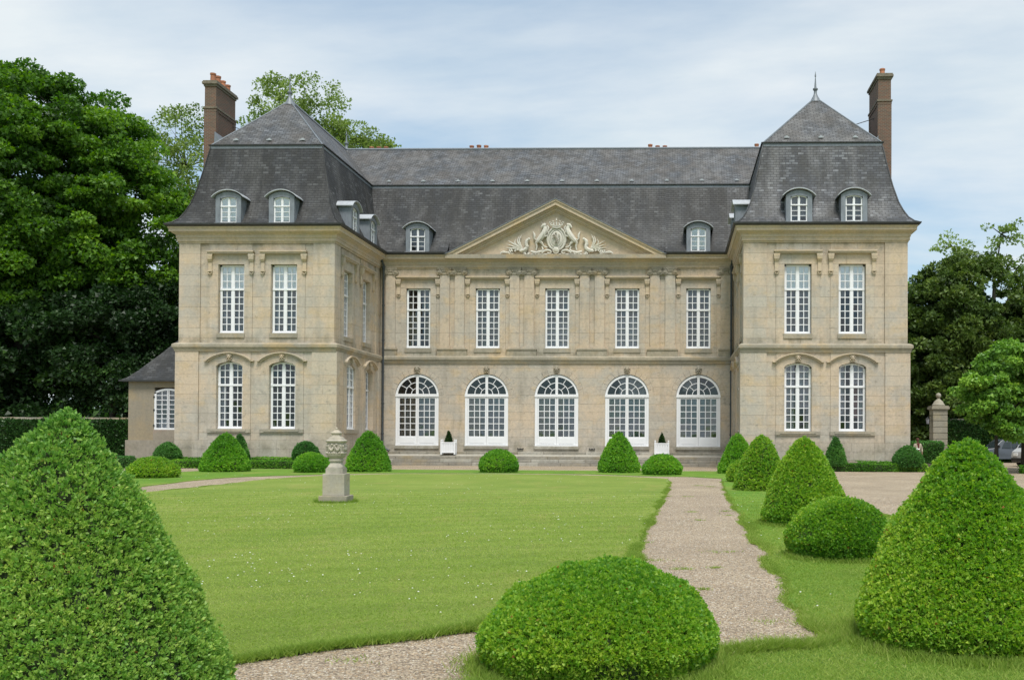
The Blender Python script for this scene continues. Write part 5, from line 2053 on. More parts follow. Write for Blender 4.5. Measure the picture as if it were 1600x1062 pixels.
# =================================================================== GATE PILLAR
gp = empty('gate_pillar', (28.35, 20.5, 0), label='banded stone gate pillar with a ball finial right of the right wing', cat='pillar')
z = 0
rg = random.Random(9)
zs_ = [0, .45, .92, 1.38, 1.85, 2.32, 2.78, 3.25, 3.70, 4.10]
for a, b in zip(zs_[:-1], zs_[1:]):
    m = MB()
    m.box(-.55, .55, -.55, .55, a + .02, b - .025)
    m.box(-.52, .52, -.52, .52, b - .025, b + .02) if b < 4.1 else None
    m.build('stone', MT['urnbase'], gp)
mk('cap', MT['urnbase'], gp, lambda m: (m.box(-.60, .60, -.6, .6, 4.08, 4.16), m.box(-.68, .68, -.68, .68, 4.16, 4.34), m.box(-.62, .62, -.62, .62, 4.34, 4.42)))
mk('finial', MT['urnbase'], gp, lambda m: (m.lathe([(.48, 4.42), (.50, 4.5), (.40, 4.6), (.36, 4.72), (.22, 4.86), (.12, 4.95), (.10, 5.02), (.14, 5.06)], k=16), m.ball((0, 0, 5.22), .21, 14, 9)), smooth=True)
lan = empty('wall_lantern', (27.5, 20.4, 3.0), label='small iron lantern with pale glass on a bracket beside the gate pillar', cat='lantern')
mk('lamp_housing', MT['iron'], lan, lambda m: (m.lathe([(.03, .55), (.16, .42), (.17, .40), (.16, .40)], k=6), m.lathe([(.10, -.02), (.11, 0), (.1, .02)], k=6), m.tube([(0, 0, .5), (.1, 0, .65), (.32, 0, .6)], .02, 5), [m.tube([(.105 * math.cos(a), .105 * math.sin(a), 0), (.16 * math.cos(a), .16 * math.sin(a), .4)], .012, 4) for a in np.linspace(0, 2 * math.pi, 7)[:-1]]))
mk('lamp_glass', MT['net'], lan, lambda m: m.lathe([(.09, .02), (.145, .39)], k=6))

# second pillar and garden shed roof line are hidden; dark hedge by the pillar
leafy_box('tall_hedge', 24.3, 27.5, 16, 17, 0, 1.55, .09, 420, MT['yew_dark'], seed=12, label='dark clipped hedge between the wing and the gate pillar', cat='hedge')


# =================================================================== VEHICLES
grey_with_shade = simple_mat('shaded_grey_car_paint', (.07, .08, .095), .3, .04, 2)  # grey lowered, the trees' shade is put into the colour
white_with_shade = simple_mat('shaded_white_car_paint', (.42, .43, .44), .3, .04, 2)  # white paint darkened so its colour carries the shade under the trees
car_glass = simple_mat('car_glass', (.03, .04, .045), .12, .05, 2)
tyre_m = simple_mat('tyre', (.02, .02, .02), .8)


def van(name, loc, rot, L, Wd, H, paint, lab, bus=False):
    """side profile extruded across, cabin sides leaning in; x is length, nose at -x"""
    t = empty(name, loc, label=lab, cat='van', group='vehicles parked by the wall')
    t.rotation_euler = (0, 0, rot)
    hood_l = .95 if not bus else .45
    prof = [(-L / 2, .38), (-L / 2 - .02, .75), (-L / 2 + .05, 1.0), (-L / 2 + hood_l, 1.15 if not bus else 1.25), (-L / 2 + hood_l + .62, H - .12), (-L / 2 + hood_l + .95, H), (L / 2 - .35, H), (L / 2 - .08, H - .15), (L / 2, 1.0), (L / 2 + .02, .45), (L / 2 - .1, .32), (-L / 2 + .1, .30)]
    m = MB()
    rings = []
    for k, (f, ins) in enumerate(((-1, 0), (-.97, 0), (.97, 0), (1, 0))):
        ring = []
        for x, z in prof:
            lean = max(0, (z - 1.05)) * .16
            yy = f * (Wd / 2 - lean)
            ring.append((x * (1 if abs(f) < 1 else .985), yy, z * (1 if abs(f) < 1 else 1) - (.03 if abs(f) == 1 and z > .9 else 0)))
        rings.append(ring)
    n = len(prof)
    vs = [v for r in rings for v in r]
    fs = [tuple(range(n)), tuple(range(4 * n - 1, 3 * n - 1, -1))]
    for i in range(3):
        for j in range(n):
            fs.append((i * n + j, i * n + (j + 1) % n, (i + 1) * n + (j + 1) % n, (i + 1) * n + j))
    m.add(vs, fs)
    body = m.build('body', paint, t, True)
    # side windows
    nW = 4 if bus else 3
    x0, x1 = -L / 2 + hood_l + .55, L / 2 - .25
    for f in (-1, 1):
        for k in range(nW):
            a, b = x0 + (x1 - x0) * k / nW + .04, x0 + (x1 - x0) * (k + 1) / nW - .04
            za, zb_ = 1.15, H - .22
            sl2 = .26 if k == 0 else 0
            q = MB()
            pts = [(a, za), (b, za), (b, zb_), (a + sl2, zb_)]
            vs = []
            for o_ in (.012, -.01):
                for x, z in pts:
                    vs.append((x, f * (Wd / 2 - max(0, z - 1.05) * .16 + o_), z))
            q.add(vs, [(0, 1, 2, 3), (7, 6, 5, 4), (0, 4, 5, 1), (1, 5, 6, 2), (2, 6, 7, 3), (3, 7, 4, 0)])
            q.build('side_window', car_glass, t)
    xs_ = -L / 2 + hood_l
    q = MB()
    zb2, zt2 = (1.18 if not bus else 1.28), H - .15
    q.add([(xs_ - .0, -Wd / 2 + .16, zb2), (xs_ - .0, Wd / 2 - .16, zb2), (xs_ + .58, Wd / 2 - .26, zt2), (xs_ + .58, -Wd / 2 + .26, zt2),
           (xs_ + .05, -Wd / 2 + .16, zb2 - .02), (xs_ + .05, Wd / 2 - .16, zb2 - .02), (xs_ + .64, Wd / 2 - .26, zt2 - .03), (xs_ + .64, -Wd / 2 + .26, zt2 - .03)],
          [(0, 1, 2, 3), (7, 6, 5, 4), (0, 4, 5, 1), (1, 5, 6, 2), (2, 6, 7, 3), (3, 7, 4, 0)])
    q.build('windscreen', car_glass, t)
    for sx_ in (-L / 2 + .8, L / 2 - .85):
        for f in (-1, 1):
            q = MB()
            q.tube([(sx_, f * (Wd / 2 - .22), .33), (sx_, f * (Wd / 2 + .01), .33)], .33, 16)
            wh = q.build('wheel', tyre_m, t)
            q = MB()
            q.tube([(sx_, f * (Wd / 2 - .02), .33), (sx_, f * (Wd / 2 + .025), .33)], .19, 12)
            q.build('rim', MT['lead'], wh)
    for f in (-1, 1):
        mk('headlight', MT['blind'], t, lambda m: m.box(-L / 2 - .05, -L / 2 + .03, f * .62 - .16, f * .62 + .16, .72, .90))
        mk('door_mirror', MT['iron'], t, lambda m: m.box(xs_ + .25, xs_ + .35, f * (Wd / 2 + .12) - .1, f * (Wd / 2 + .12) + .1, 1.15, 1.38))
    mk('bumper', MT['iron'], t, lambda m: m.box(-L / 2 - .08, -L / 2 + .02, -Wd / 2 + .06, Wd / 2 - .06, .34, .58))
    return t


van('grey_van', (33.9, 22.0, 0), math.radians(8), 4.3, 1.8, 1.85, grey_with_shade, 'dark grey car parked before the ivy wall behind the topiary')
van('white_van', (33.4, 11.5, 0), math.radians(28), 5.0, 2.0, 2.25, white_with_shade, 'white van parked under the lime trees at the right edge', True)
van('small_car', (29.6, 17.5, -.1), math.radians(70), 3.7, 1.6, 1.40, white_with_shade, 'pale small car mostly hidden beside the foot of the gate pillar')

# =================================================================== PERSON
skin = simple_mat('skin', (.30, .17, .11), .6, .05, 8)
jacket = simple_mat('beige_jacket', (.42, .37, .28), .85, .08, 12)
redtop = simple_mat('dark_red_top', (.16, .03, .03), .85)
trous = simple_mat('dark_trousers', (.05, .05, .06), .85)
hatm = simple_mat('brown_cap', (.10, .045, .03), .85)
hair_m = simple_mat('dark_hair', (.03, .02, .015), .7)
per = empty('person', (22.05, 1.9, .14), label='person in a beige jacket and brown cap holding white papers beside the right wing', cat='person')
per.rotation_euler = (0, 0, math.radians(12))


def skinned(name, joints, edges, radii, mat, parent, levels=2, root=0):
    me = bpy.data.meshes.new(name)
    me.from_pydata(joints, edges, [])
    o = bpy.data.objects.new(name, me)
    link(o)
    o.modifiers.new('s', 'SKIN')
    for i, r in enumerate(radii):
        r = r if isinstance(r, tuple) else (r, r)
        me.skin_vertices[0].data[i].radius = r
        me.skin_vertices[0].data[i].use_root = (i == root)
    sb = o.modifiers.new('u', 'SUBSURF')
    sb.levels = sb.render_levels = levels
    dg = bpy.context.evaluated_depsgraph_get()
    dg.update()
    me2 = bpy.data.meshes.new_from_object(o.evaluated_get(dg))
    o.modifiers.clear()
    o.data = me2
    me2.materials.clear()
    me2.materials.append(mat)
    me2.polygons.foreach_set('use_smooth', [True] * len(me2.polygons))
    o.parent = parent
    return o


J = [(0, 0, .92), (0, 0, 1.10), (0, .01, 1.32), (0, 0, 1.43), (0, -.01, 1.50),
     (-.17, 0, 1.38), (-.24, -.02, 1.12), (-.14, -.20, 1.02), (-.06, -.28, 1.05),
     (.17, 0, 1.38), (.26, .0, 1.12), (.24, -.08, .88), (.235, -.1, .80),
     (-.09, 0, .86), (-.10, -.02, .48), (-.10, .02, .09), (-.11, -.12, .035),
     (.09, 0, .86), (.11, .0, .48), (.12, .03, .09), (.13, -.11, .035)]
Ed = [(0, 1), (1, 2), (2, 3), (3, 4), (2, 5), (5, 6), (6, 7), (7, 8), (2, 9), (9, 10), (10, 11), (11, 12), (0, 13), (13, 14), (14, 15), (15, 16), (0, 17), (17, 18), (18, 19), (19, 20)]
Rd = [(.14, .10), (.13, .10), (.15, .10), (.06, .06), .05, .055, .042, .034, .03, .055, .042, .034, .03, .085, .06, .042, (.045, .03), .085, .06, .042, (.045, .03)]
body_o = skinned('body', J, Ed, Rd, skin, per)
mk('head', skin, per, lambda m: (m.ball((0, -.015, 1.60), .085, 14, 10, (.9, 1.05, 1.3)), m.ball((0, -.11, 1.59), .014, 6, 5, (.8, 1, 1.7)), m.ball((0, -.088, 1.545), .022, 8, 5, (1.1, .5, .35)),
                              [m.ball((s * .08, .0, 1.60), .02, 6, 5, (.4, .8, 1.3)) for s in (-1, 1)]), smooth=True)
mk('hair', hair_m, per, lambda m: m.ball((0, .01, 1.625), .088, 12, 8, (.95, 1.0, 1.1)), smooth=True)
mk('cap', hatm, per, lambda m: (m.lathe([(.092, 1.64), (.098, 1.67), (.085, 1.72), (.04, 1.745), (.004, 1.75)], k=14), m.lathe([(.004, 1.648), (.10, 1.65), (.10, 1.656), (.004, 1.66)], (0, -.055, 0), k=14)), smooth=True)
jk = skinned('jacket', [(0, .005, .80), (0, .005, 1.0), (0, .01, 1.30), (0, .02, 1.42), (-.18, 0, 1.37), (-.25, -.02, 1.12), (-.165, -.17, 1.03), (.18, 0, 1.37), (.27, 0, 1.12), (.25, -.07, .91)],
             [(0, 1), (1, 2), (2, 3), (2, 4), (4, 5), (5, 6), (2, 7), (7, 8), (8, 9)], [(.19, .14), (.175, .13), (.175, .125), (.085, .075), .075, .06, .05, .075, .06, .05], jacket, per)
skinned('trousers', [(0, 0, .90), (-.095, 0, .84), (-.10, -.02, .48), (-.10, .02, .08), (.095, 0, .84), (.11, 0, .48), (.12, .03, .08)], [(0, 1), (1, 2), (2, 3), (0, 4), (4, 5), (5, 6)], [(.15, .11), .095, .075, .06, .095, .075, .06], trous, per)
mk('shirt_front', redtop, per, lambda m: m.prism([(-.055, 1.45), (.055, 1.45), (.03, 1.22), (.0, 1.06), (-.03, 1.22)], .0, .15, lambda s, d, z: (s, -d, z)))
mk('shoe', hair_m, per, lambda m: [m.ball((s * .12, -.06, .035), .06, 8, 6, (.8, 2.0, .7)) for s in (-1, 1)])
for hx, hy, hz_, sg in ((-.06, -.28, 1.05, 1), (.235, -.1, .80, -1)):
    def hand(m):
        m.ball((hx, hy, hz_), .035, 8, 6, (.6, 1.0, 1.2))
        for k in range(4):
            dz_ = (k - 1.5) * .018
            if sg > 0:
                m.tube([(hx + .01, hy - .02, hz_ + dz_), (hx + .05, hy - .045, hz_ + dz_), (hx + .065, hy - .02, hz_ + dz_ - .005)], [.010, .009, .007], 6)
            else:
                m.tube([(hx, hy + (k - 1.5) * .018, hz_ - .03), (hx - .005, hy + (k - 1.5) * .018 - .005, hz_ - .065), (hx - .015, hy + (k - 1.5) * .018 - .01, hz_ - .088 + abs(k - 1.5) * .008)], [.010, .009, .007], 6)
        m.tube([(hx, hy - .02, hz_ + .01), (hx + sg * .03, hy - .045, hz_ - .01)], [.012, .008], 6)
    mk('hand', skin, per, hand, smooth=True)
o = mk('paper_sheets', MT['white'], None, lambda m: (m.box(-.10, .10, -.004, .0, 0, .20), m.box(-.09, .11, .001, .004, -.01, .19)), label='white sheets of paper held by the person', cat='paper')
o.location = (21.99, 1.58, 1.12)
o.rotation_euler = (math.radians(-35), .15, 0)


# =================================================================== TREES
def tree(name, x, y, blobs, n_clump, per, leaf, mat, trunk_r, trunk_h, clump_r=(1.6, 2.6), flat=.55, lean=(0, 0), bark=None, seed=0, label=None, group=None, droop=.2, inner=.25, z0=0.0, limb_r=None, trunk_base=None, cull_back=True, shellbias=.72, tonebase=.45):
    """trunk and limbs in one mesh (trunk), leaves in another (crown); blobs: (dx,dy,z,rx,ry,rz)"""
    global RNG
    RNG = np.random.default_rng(3000 + seed)
    root = empty(name, (x, y, z0), label=label, cat='tree', group=group)
    bl = np.array(blobs, float)
    vol = bl[:, 3] * bl[:, 4] * bl[:, 5]
    cnt = np.maximum(1, (n_clump * vol ** .75 / (vol ** .75).sum())).astype(int)
    C_ = []
    for b, n in zip(bl, cnt):
        d = unit(RNG.normal(size=(n * 4, 3)))
        if cull_back:
            d = d[(d[:, 1] < .45)]
        d = d[:n]
        r = np.where(RNG.random(len(d)) < shellbias, RNG.uniform(.80, 1.02, len(d)), RNG.uniform(.25, .8, len(d)))
        C_.append(b[:3] + d * r[:, None] * b[3:6])
    C_ = np.concatenate(C_)
    C_ = C_[C_[:, 2] > .3]
    # trunk and limbs
    m = MB()
    tb = trunk_base or (0, 0)
    tp = [(tb[0], tb[1], -.1), (tb[0] + lean[0] * .3, tb[1] + lean[1] * .3, trunk_h * .4), (tb[0] + lean[0], tb[1] + lean[1], trunk_h)]
    cen = (bl[:, :3] * vol[:, None]).sum(0) / vol.sum()
    topz = (bl[:, 2] + bl[:, 5]).max()
    tp.append((cen[0] * .6 + tp[-1][0] * .4, cen[1] * .5, trunk_h + (topz - trunk_h) * .5))
    m.tube([tp[0], tp[1], tp[2], tp[3]], [trunk_r * 1.25, trunk_r, trunk_r * .8, trunk_r * .3], 10)
    T2 = np.array(tp[2])
    # main limbs to blob centres, sub limbs to clumps
    limbs = []
    for b in bl:
        e = b[:3] + RNG.normal(size=3) * .2
        s = T2 * (1 - .2) + np.array(tp[3]) * .2
        mid = (s + e) / 2 + RNG.normal(size=3) * .06 * np.linalg.norm(e - s) + np.array([0, 0, .05 * np.linalg.norm(e - s)])
        m.tube([s, mid, e], [trunk_r * .45, trunk_r * .32, trunk_r * .16], 7)
        limbs += [s, (s + mid) / 2, mid, (mid + e) / 2, e]
    limbs = np.array(limbs)
    sel = RNG.permutation(len(C_))[:min(len(C_), 130)]
    for i in sel:
        c = C_[i]
        dd = np.linalg.norm(limbs - c, axis=1) + np.where(limbs[:, 2] > c[2] + 1, 6, 0)
        s = limbs[dd.argmin()]
        mid = (s + c) / 2 + RNG.normal(size=3) * .10 * np.linalg.norm(c - s)
        r0 = (limb_r or trunk_r * .14)
        m.tube([s, mid, c], [r0, r0 * .6, r0 * .2], 5)
    m.build('trunk', bark or MT['bark'], root, True)
    # leaves
    ncl = len(C_)
    R = RNG.uniform(*clump_r, ncl)
    idx = np.repeat(np.arange(ncl), (per * (R / R.mean()) ** 1.6).astype(int))
    n = len(idx)
    d = unit(RNG.normal(size=(n, 3)) + np.array([0, 0, .35]))
    rr = np.where(RNG.random(n) < 1 - inner, RNG.uniform(.72, 1.0, n), RNG.uniform(.1, .75, n))
    p = C_[idx] + d * (R[idx] * rr)[:, None] * np.array([1, 1, flat])
    # ragged edges of each clump
    p += vnoise(p, 1.6, seed)[:, None] * d * .28
    d2 = d * .6 + RNG.normal(size=(n, 3)) * .6 + np.array([0, 0, -droop])
    v, f = leaf_quads(p, d2, leaf * 1.12 * RNG.uniform(.6, 1.3, n), .80, .10, tri=True)
    ctone = RNG.normal(size=ncl) * .11
    tone = np.clip(tonebase + ctone[idx] + RNG.normal(size=n) * .13 + vnoise(p, .35, seed + 5) * .10, 0, 1)
    me = np_mesh('crown', v, f, tone, (mat,))
    o = bpy.data.objects.new('crown', me)
    link(o, root)
    return root


# left: big maple and its neighbours
tree('maple_tree', -39, 16, [(-1, 0, 21, 9, 7, 8.0), (4.8, 0, 17, 5.6, 6, 5.8), (-6, 0, 15, 7, 7, 7), (6.6, 0, 13, 3.6, 4, 3.4), (-2, -1, 14, 7, 5, 4.5), (2, -1, 15, 5, 5, 4.5), (2.0, 0, 23.4, 3.4, 4, 3.0), (-4.0, 0, 26, 4.5, 5, 3.6)], 1050, 270, .22, MT['maple'], .62, 9,
     (.55, 1.35), .45, (0.5, 0), seed=1, label='towering dark green maple with layered foliage left of the chateau', trunk_base=(-1.5, -2), group='trees left of the chateau', droop=.25)
tree('maple_tree', -54, 14, [(0, 0, 18, 8, 7, 10), (0, 0, 9, 7, 6, 6)], 330, 150, .28, MT['maple'], .5, 8, (.9, 1.7), .45, seed=2, label='dark maple at the far left edge behind the ivy wall', group='trees left of the chateau')
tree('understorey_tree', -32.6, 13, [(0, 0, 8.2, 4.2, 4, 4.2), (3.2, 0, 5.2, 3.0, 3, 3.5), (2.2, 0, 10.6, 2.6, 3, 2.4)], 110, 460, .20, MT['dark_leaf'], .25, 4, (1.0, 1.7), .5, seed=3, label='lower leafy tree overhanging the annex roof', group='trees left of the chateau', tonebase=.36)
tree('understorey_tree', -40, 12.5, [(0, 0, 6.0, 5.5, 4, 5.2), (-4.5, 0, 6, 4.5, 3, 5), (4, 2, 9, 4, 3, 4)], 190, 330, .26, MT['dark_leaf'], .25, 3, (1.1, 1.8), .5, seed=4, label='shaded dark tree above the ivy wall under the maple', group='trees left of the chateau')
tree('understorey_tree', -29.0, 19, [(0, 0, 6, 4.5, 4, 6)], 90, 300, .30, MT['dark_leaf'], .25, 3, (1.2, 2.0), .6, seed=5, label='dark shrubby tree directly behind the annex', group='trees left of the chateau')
tree('understorey_tree', -49, 19, [(0, 0, 7, 7.5, 4, 8)], 130, 300, .30, MT['dark_leaf'], .25, 3, (1.2, 2.0), .6, seed=6, label='dark shrubby tree at the far left behind the ivy wall', group='trees left of the chateau')
tree('plane_tree', -41.5, 40, [(0, 0, 29, 5.4, 4, 5.6), (3, 0, 22, 4.5, 4, 5.0), (2, 0, 15, 5, 4, 5)], 230, 110, .22, MT['plane'], .4, 14, (.8, 1.6), .8, seed=7, label='thin pale leaved tree behind the left chimney with sky showing through', group='pale trees behind the chateau', bark=MT['bark_pale'], shellbias=.6, limb_r=.05)
tree('plane_tree', -31.6, 44, [(0, 0, 34.0, 5.2, 4, 5.4), (-2.5, 0, 29, 4, 4, 4), (4.5, 0, 31.5, 3.2, 3, 3.2)], 210, 110, .22, MT['plane'], .4, 20, (.7, 1.4), .8, seed=8, label='open pale tree rising behind the left wing roof', group='pale trees behind the chateau', bark=MT['bark_pale'], shellbias=.6, limb_r=.05)
tree('plane_tree', -24.6, 46, [(0, 0, 30.8, 2.6, 3, 3.0)], 60, 110, .22, MT['plane'], .3, 22, (.6, 1.1), .8, seed=9, label='small pale treetop right of the left wing roof', group='pale trees behind the chateau', bark=MT['bark_pale'], limb_r=.04)
# right
tree('lime_tree', 33.4, 29, [(0, 0, 9.6, 7.6, 5, 8.2), (-4.0, 0, 7.5, 4.4, 4, 6.2), (4.6, 0, 8.0, 4.6, 4, 6.0), (0, -1.5, 5, 6.5, 4, 4.5)], 900, 165, .24, MT['olive'], .45, 4, (.40, .95), .6, seed=10, label='broad rounded dark olive tree right of the right wing', group='trees right of the chateau', tonebase=.48, shellbias=.86, limb_r=.04)
tree('lime_tree', 26.6, 40, [(0, 0, 13.5, 3.4, 4, 5.6)], 60, 330, .28, MT['linden'], .3, 6, (1.0, 1.7), .6, seed=11, label='brighter green tree peeping out behind the right wing corner', group='trees right of the chateau')
tree('tall_open_tree', 42.5, 52, [(-4.2, 0, 23.2, 2.0, 3, 1.2), (-1.5, 0, 20.8, 3.0, 3, 1.2), (1.2, 0, 24.4, 2.6, 3, 1.4), (3.0, 0, 20.6, 4.0, 3, 1.4), (-4, 0, 18.8, 2.6, 3, 1.0), (6.5, 0, 22.4, 2.5, 3, 2.0)], 75, 60, .26, MT['plane'], .4, 12, (.7, 1.25), .4, seed=12, label='tall open branched tree rising above the round one at the right', group='trees right of the chateau', limb_r=.07, shellbias=.6, tonebase=.45)
tree('linden_tree', 26.0, -2.2, [(.2, 0, 5.6, 2.0, 1.8, 1.5), (3.0, 0, 5.8, 2.6, 2.2, 1.9), (-1.5, -.3, 4.7, 1.5, 1.4, .8), (-1.7, -.2, 3.6, 1.1, 1.2, .7), (.1, -.4, 3.1, 1.9, 1.5, 1.2), (3.4, .3, 3.6, 2.6, 1.8, 1.6)], 420, 140, .16, MT['linden'], .13, 2.2, (.22, .55), .42, seed=13, label='near linden tree with drooping bright leaves at the right edge', group='linden trees by the vans', droop=.75, tonebase=.56, trunk_base=(-.75, 0), limb_r=.02)
tree('linden_tree', 28.6, 3.0, [(0, 0, 4.8, 2.8, 2.5, 2.4), (3, 0, 5.0, 2.8, 2.5, 2.4)], 100, 300, .18, MT['linden'], .15, 2.6, (.6, 1.0), .55, seed=14, label='second linden tree standing behind the near one', group='linden trees by the vans', droop=.5, tonebase=.38)
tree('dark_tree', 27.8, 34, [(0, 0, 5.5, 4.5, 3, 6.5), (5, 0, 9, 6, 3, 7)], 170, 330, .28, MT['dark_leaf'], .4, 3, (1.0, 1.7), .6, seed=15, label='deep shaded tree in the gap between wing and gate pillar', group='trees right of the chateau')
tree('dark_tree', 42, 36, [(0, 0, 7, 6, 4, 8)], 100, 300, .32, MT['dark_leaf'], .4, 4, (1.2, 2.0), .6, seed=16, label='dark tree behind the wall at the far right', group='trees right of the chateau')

# a far wood closes the horizon behind everything
RNG = np.random.default_rng(77)
n = 26000
ang = RNG.uniform(math.radians(35), math.radians(145), n)
rad = RNG.uniform(135, 165, n)
hgt = 9 + 3 * np.sin(ang * 23) + 2 * np.sin(ang * 57)
p = np.stack([np.cos(ang) * rad, -40 + np.sin(ang) * rad, RNG.random(n) ** .8 * hgt], 1)
v, f = leaf_quads(p, RNG.normal(size=(n, 3)), 1.6 * RNG.uniform(.6, 1.3, n), .7)
me = np_mesh('far_wood', v, f, np.clip(.4 + RNG.normal(size=n) * .2, 0, 1), (MT['dark_leaf'],))
meta(link(bpy.data.objects.new('far_wood', me)), kind='stuff')


# =================================================================== GRASS, DAISIES, PEBBLES
def inside(pts, poly):
    poly = np.asarray(poly)
    x, y = pts[:, 0], pts[:, 1]
    c = np.zeros(len(pts), bool)
    j = len(poly) - 1
    for i in range(len(poly)):
        xi, yi = poly[i]
        xj, yj = poly[j]
        with np.errstate(divide='ignore', invalid='ignore'):
            t = ((yi > y) != (yj > y)) & (x < (xj - xi) * (y - yi) / (yj - yi + 1e-12) + xi)
        c ^= t
        j = i
    return c


def in_view(p, pad=.4):
    Z = (p[:, 1] - CAM.y)
    X = (p[:, 0] - CAM.x) - (-.0291) * Z
    return (Z > .5) & (X > -(.675 * Z + pad)) & (X < .395 * Z + pad)


def blades(name, p, h, wd, lean, z, tonem=.5, tones=.2):
    n = len(p)
    a = RNG.random(n) * 2 * np.pi
    w_ = wd * RNG.uniform(.6, 1.3, n)
    hh = h * RNG.uniform(.5, 1.4, n)
    base = np.stack([p[:, 0], p[:, 1], np.full(n, z)], 1)
    s = np.stack([np.cos(a), np.sin(a), np.zeros(n)], 1) * w_[:, None] * .5
    l = RNG.normal(size=(n, 3)) * lean
    l[:, 2] = 1
    tip = base + l * np.asarray(hh)[:, None]
    v = np.stack([base - s, base + s, tip], 1).reshape(-1, 3)
    f = np.arange(3 * n).reshape(n, 3)
    tone = np.clip(tonem + RNG.normal(size=n) * tones + .12 * vnoise(base, 1.3, 4), 0, 1)
    me = np_mesh(name, v, f, tone, (MT['blade'],))
    return meta(link(bpy.data.objects.new(name, me)), kind='stuff')


RNG = np.random.default_rng(5)
# mown turf: density follows the distance
n = 760000
Zs = 6.5 * np.exp(RNG.random(n) * math.log(34 / 6.5))
X_ = CAM.x - .0291 * Zs + (RNG.uniform(-.69, .41, n)) * Zs
p = np.stack([X_, CAM.y + Zs], 1)
lawn_top_a, strip_top_a = np.array(lawn_top), np.array(strip_top)
keep = RNG.random(n) < np.clip((33 - Zs) / 16, 0, 1)
p = p[keep]
il, is_ = inside(p, LAWN), inside(p, STRIP)
pl_, ps_ = p[il], p[is_]
pl_ = pl_[RNG.random(len(pl_)) < .62]
Zl = pl_[:, 1] - CAM.y
blades('lawn_grass', pl_, .011 + .0006 * Zl, .004 + .0006 * Zl, 1.1, .028, .55, .17)
Zl = ps_[:, 1] - CAM.y
blades('verge_grass', ps_, .015 + .0007 * Zl, .004 + .0006 * Zl, 1.1, .026, .42, .18)


def edge_tufts(name, edge, dens, h, wd, off, seed, near=40):
    global RNG
    RNG = np.random.default_rng(seed)
    e = np.array(edge)
    e2 = np.roll(e, -1, 0)
    L = np.linalg.norm(e2 - e, axis=1)
    mid = (e + e2) / 2
    keep = in_view(mid) & (mid[:, 1] - CAM.y < near)
    tuft = .45 + .9 * np.clip(vnoise(np.c_[mid, mid[:, 0] * 0], 2.2, seed) + .35, 0, 1.6)
    cnt = np.where(keep, L * dens * tuft * np.clip(14 / np.maximum(mid[:, 1] - CAM.y, 5), .15, 1.6), 0).astype(int)
    i = np.repeat(np.arange(len(e)), cnt)
    t = RNG.random(len(i))[:, None]
    p = e[i] + (e2[i] - e[i]) * t + RNG.normal(size=(len(i), 2)) * off
    Z = p[:, 1] - CAM.y
    blades(name, p, (h * tuft[i]) * np.clip(11 / Z, .22, 1.15), wd + .0006 * Z, .85, .012, .30, .24)


edge_tufts('lawn_edge_grass', lawn_edge, 2600, .050, .006, .045, 61)
edge_tufts('verge_edge_grass', strip_edge, 2300, .045, .006, .05, 62)
# longer grass round the feet of the near shrubs
RNG = np.random.default_rng(8)
pts = []
for cx3, cy3, R3, n3 in ((7.18, -47.12, 1.0, 9000), (10.42, -46.0, 1.12, 12000), (10.28, -40.05, .80, 4500), (10.52, -34.4, .98, 3500), (-1.5, -28.65, .55, 1500), (10.82, -21.1, .9, 1500)):
    a = RNG.random(n3) * 2 * np.pi
    r = R3 * (.88 + np.abs(RNG.normal(size=n3)) * .10)
    pts.append(np.stack([cx3 + np.cos(a) * r, cy3 + np.sin(a) * r], 1))
pts = np.concatenate(pts)
Z = pts[:, 1] - CAM.y
blades('long_grass', pts, .07 + 0 * Z, .005 + .0005 * Z, .6, .03, .33, .2)
# a few weeds in the gravel
RNG = np.random.default_rng(18)
pts = []
for _ in range(60):
    Zq = 7.5 * math.exp(RNG.random() * math.log(5))
    q = np.array([RNG.uniform(3, 9.2), CAM.y + Zq])
    if inside(q[None], LAWN)[0] or inside(q[None], STRIP)[0]:
        continue
    pts.append(q + RNG.normal(size=(int(RNG.integers(20, 120)), 2)) * RNG.uniform(.02, .09) * np.array([1.6, 1]))
if pts:
    blades('gravel_weeds', np.concatenate(pts), .03 + 0 * np.concatenate(pts)[:, 0], .010, .9, .0, .4, .2)
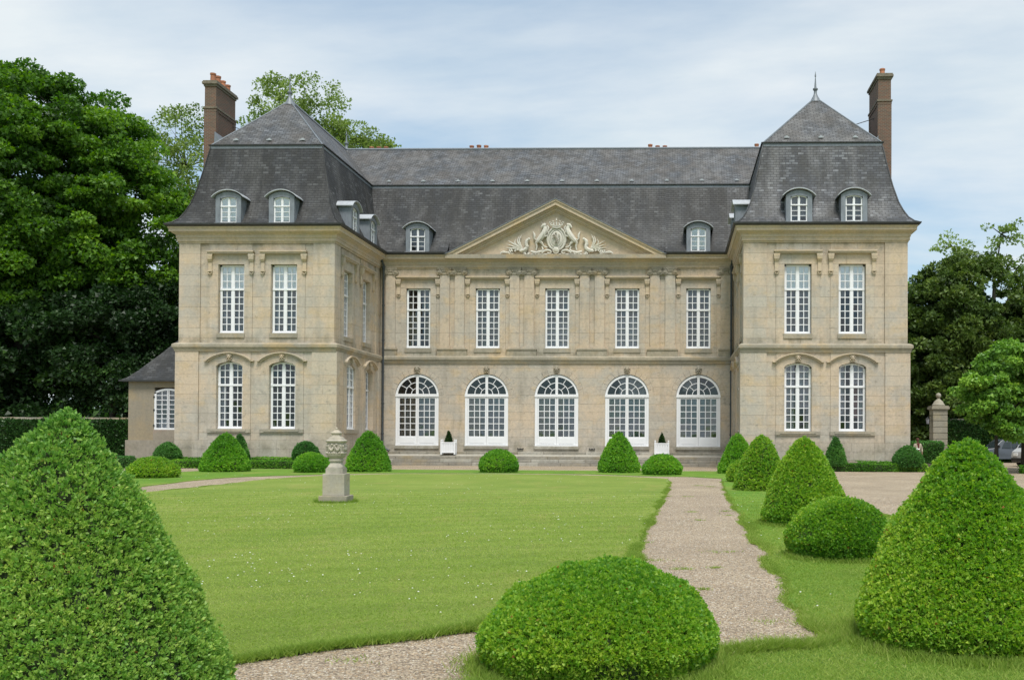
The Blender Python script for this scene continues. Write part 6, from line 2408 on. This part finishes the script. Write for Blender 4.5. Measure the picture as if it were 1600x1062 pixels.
# daisies and clover heads
RNG = np.random.default_rng(9)
n = 5200
Zs = 7.5 * np.exp(RNG.random(n) * math.log(6))
p = np.stack([CAM.x - .0291 * Zs + RNG.uniform(-.69, .41, n) * Zs, CAM.y + Zs], 1)
p = p[(inside(p, LAWN) | inside(p, STRIP)) & (vnoise(np.c_[p, p[:, 0] * 0], .9, 9) > -.05) & (RNG.random(n) < .26)]
n = len(p)
r = .0065 * RNG.uniform(.6, 1.4, n) + .00035 * (p[:, 1] - CAM.y)
a6 = np.arange(6) / 6 * 2 * np.pi
cz_ = .052 + .02 * RNG.random(n)
ring = np.stack([p[:, None, 0] + r[:, None] * np.cos(a6), p[:, None, 1] + r[:, None] * np.sin(a6), cz_[:, None] + RNG.normal(size=(n, 6)) * .002], 2)
cen = np.stack([p[:, 0], p[:, 1], cz_ + .006], 1)[:, None, :]
v = np.concatenate([ring, cen], 1).reshape(-1, 3)
b7 = (np.arange(n) * 7)[:, None, None]
tri = np.array([[i, (i + 1) % 6, 6] for i in range(6)])[None]
f = (b7 + tri).reshape(-1, 3)
me = np_mesh('daisies', v, f, np.full(len(f), .6), (MT['petal'],))
meta(link(bpy.data.objects.new('daisies', me)), kind='stuff')
# loose pebbles on the near gravel
RNG = np.random.default_rng(10)
n = 150000
Zs = 7.0 * np.exp(RNG.random(n) * math.log(30 / 7.0))
p = np.stack([CAM.x - .0291 * Zs + RNG.uniform(-.5, .41, n) * Zs, CAM.y + Zs], 1)
p = p[~inside(p, LAWN) & ~inside(p, STRIP)]
n = len(p)
Z = p[:, 1] - CAM.y
r = (.0045 + .00028 * Z) * RNG.uniform(.6, 1.5, n)
oct_ = np.array([(1, 0, 0), (0, 1, 0), (-1, 0, 0), (0, -1, 0), (0, 0, 1)], float)
rot = RNG.random(n) * 6.28
sc = np.stack([np.ones(n), RNG.uniform(.55, .95, n), RNG.uniform(.35, .7, n)], 1)
q = oct_[None] * sc[:, None] * r[:, None, None]
c_, s_ = np.cos(rot)[:, None], np.sin(rot)[:, None]
v = np.stack([q[..., 0] * c_ - q[..., 1] * s_ + p[:, 0:1], q[..., 0] * s_ + q[..., 1] * c_ + p[:, 1:2], q[..., 2] + .002], 2).reshape(-1, 3)
tri = np.array([[0, 1, 4], [1, 2, 4], [2, 3, 4], [3, 0, 4]])
f = ((np.arange(n) * 5)[:, None, None] + tri[None]).reshape(-1, 3)
me = np_mesh('gravel_pebbles', v, f, np.repeat(RNG.random(n), 4), (MT['pebble'],))
meta(link(bpy.data.objects.new('gravel_pebbles', me)), kind='stuff')
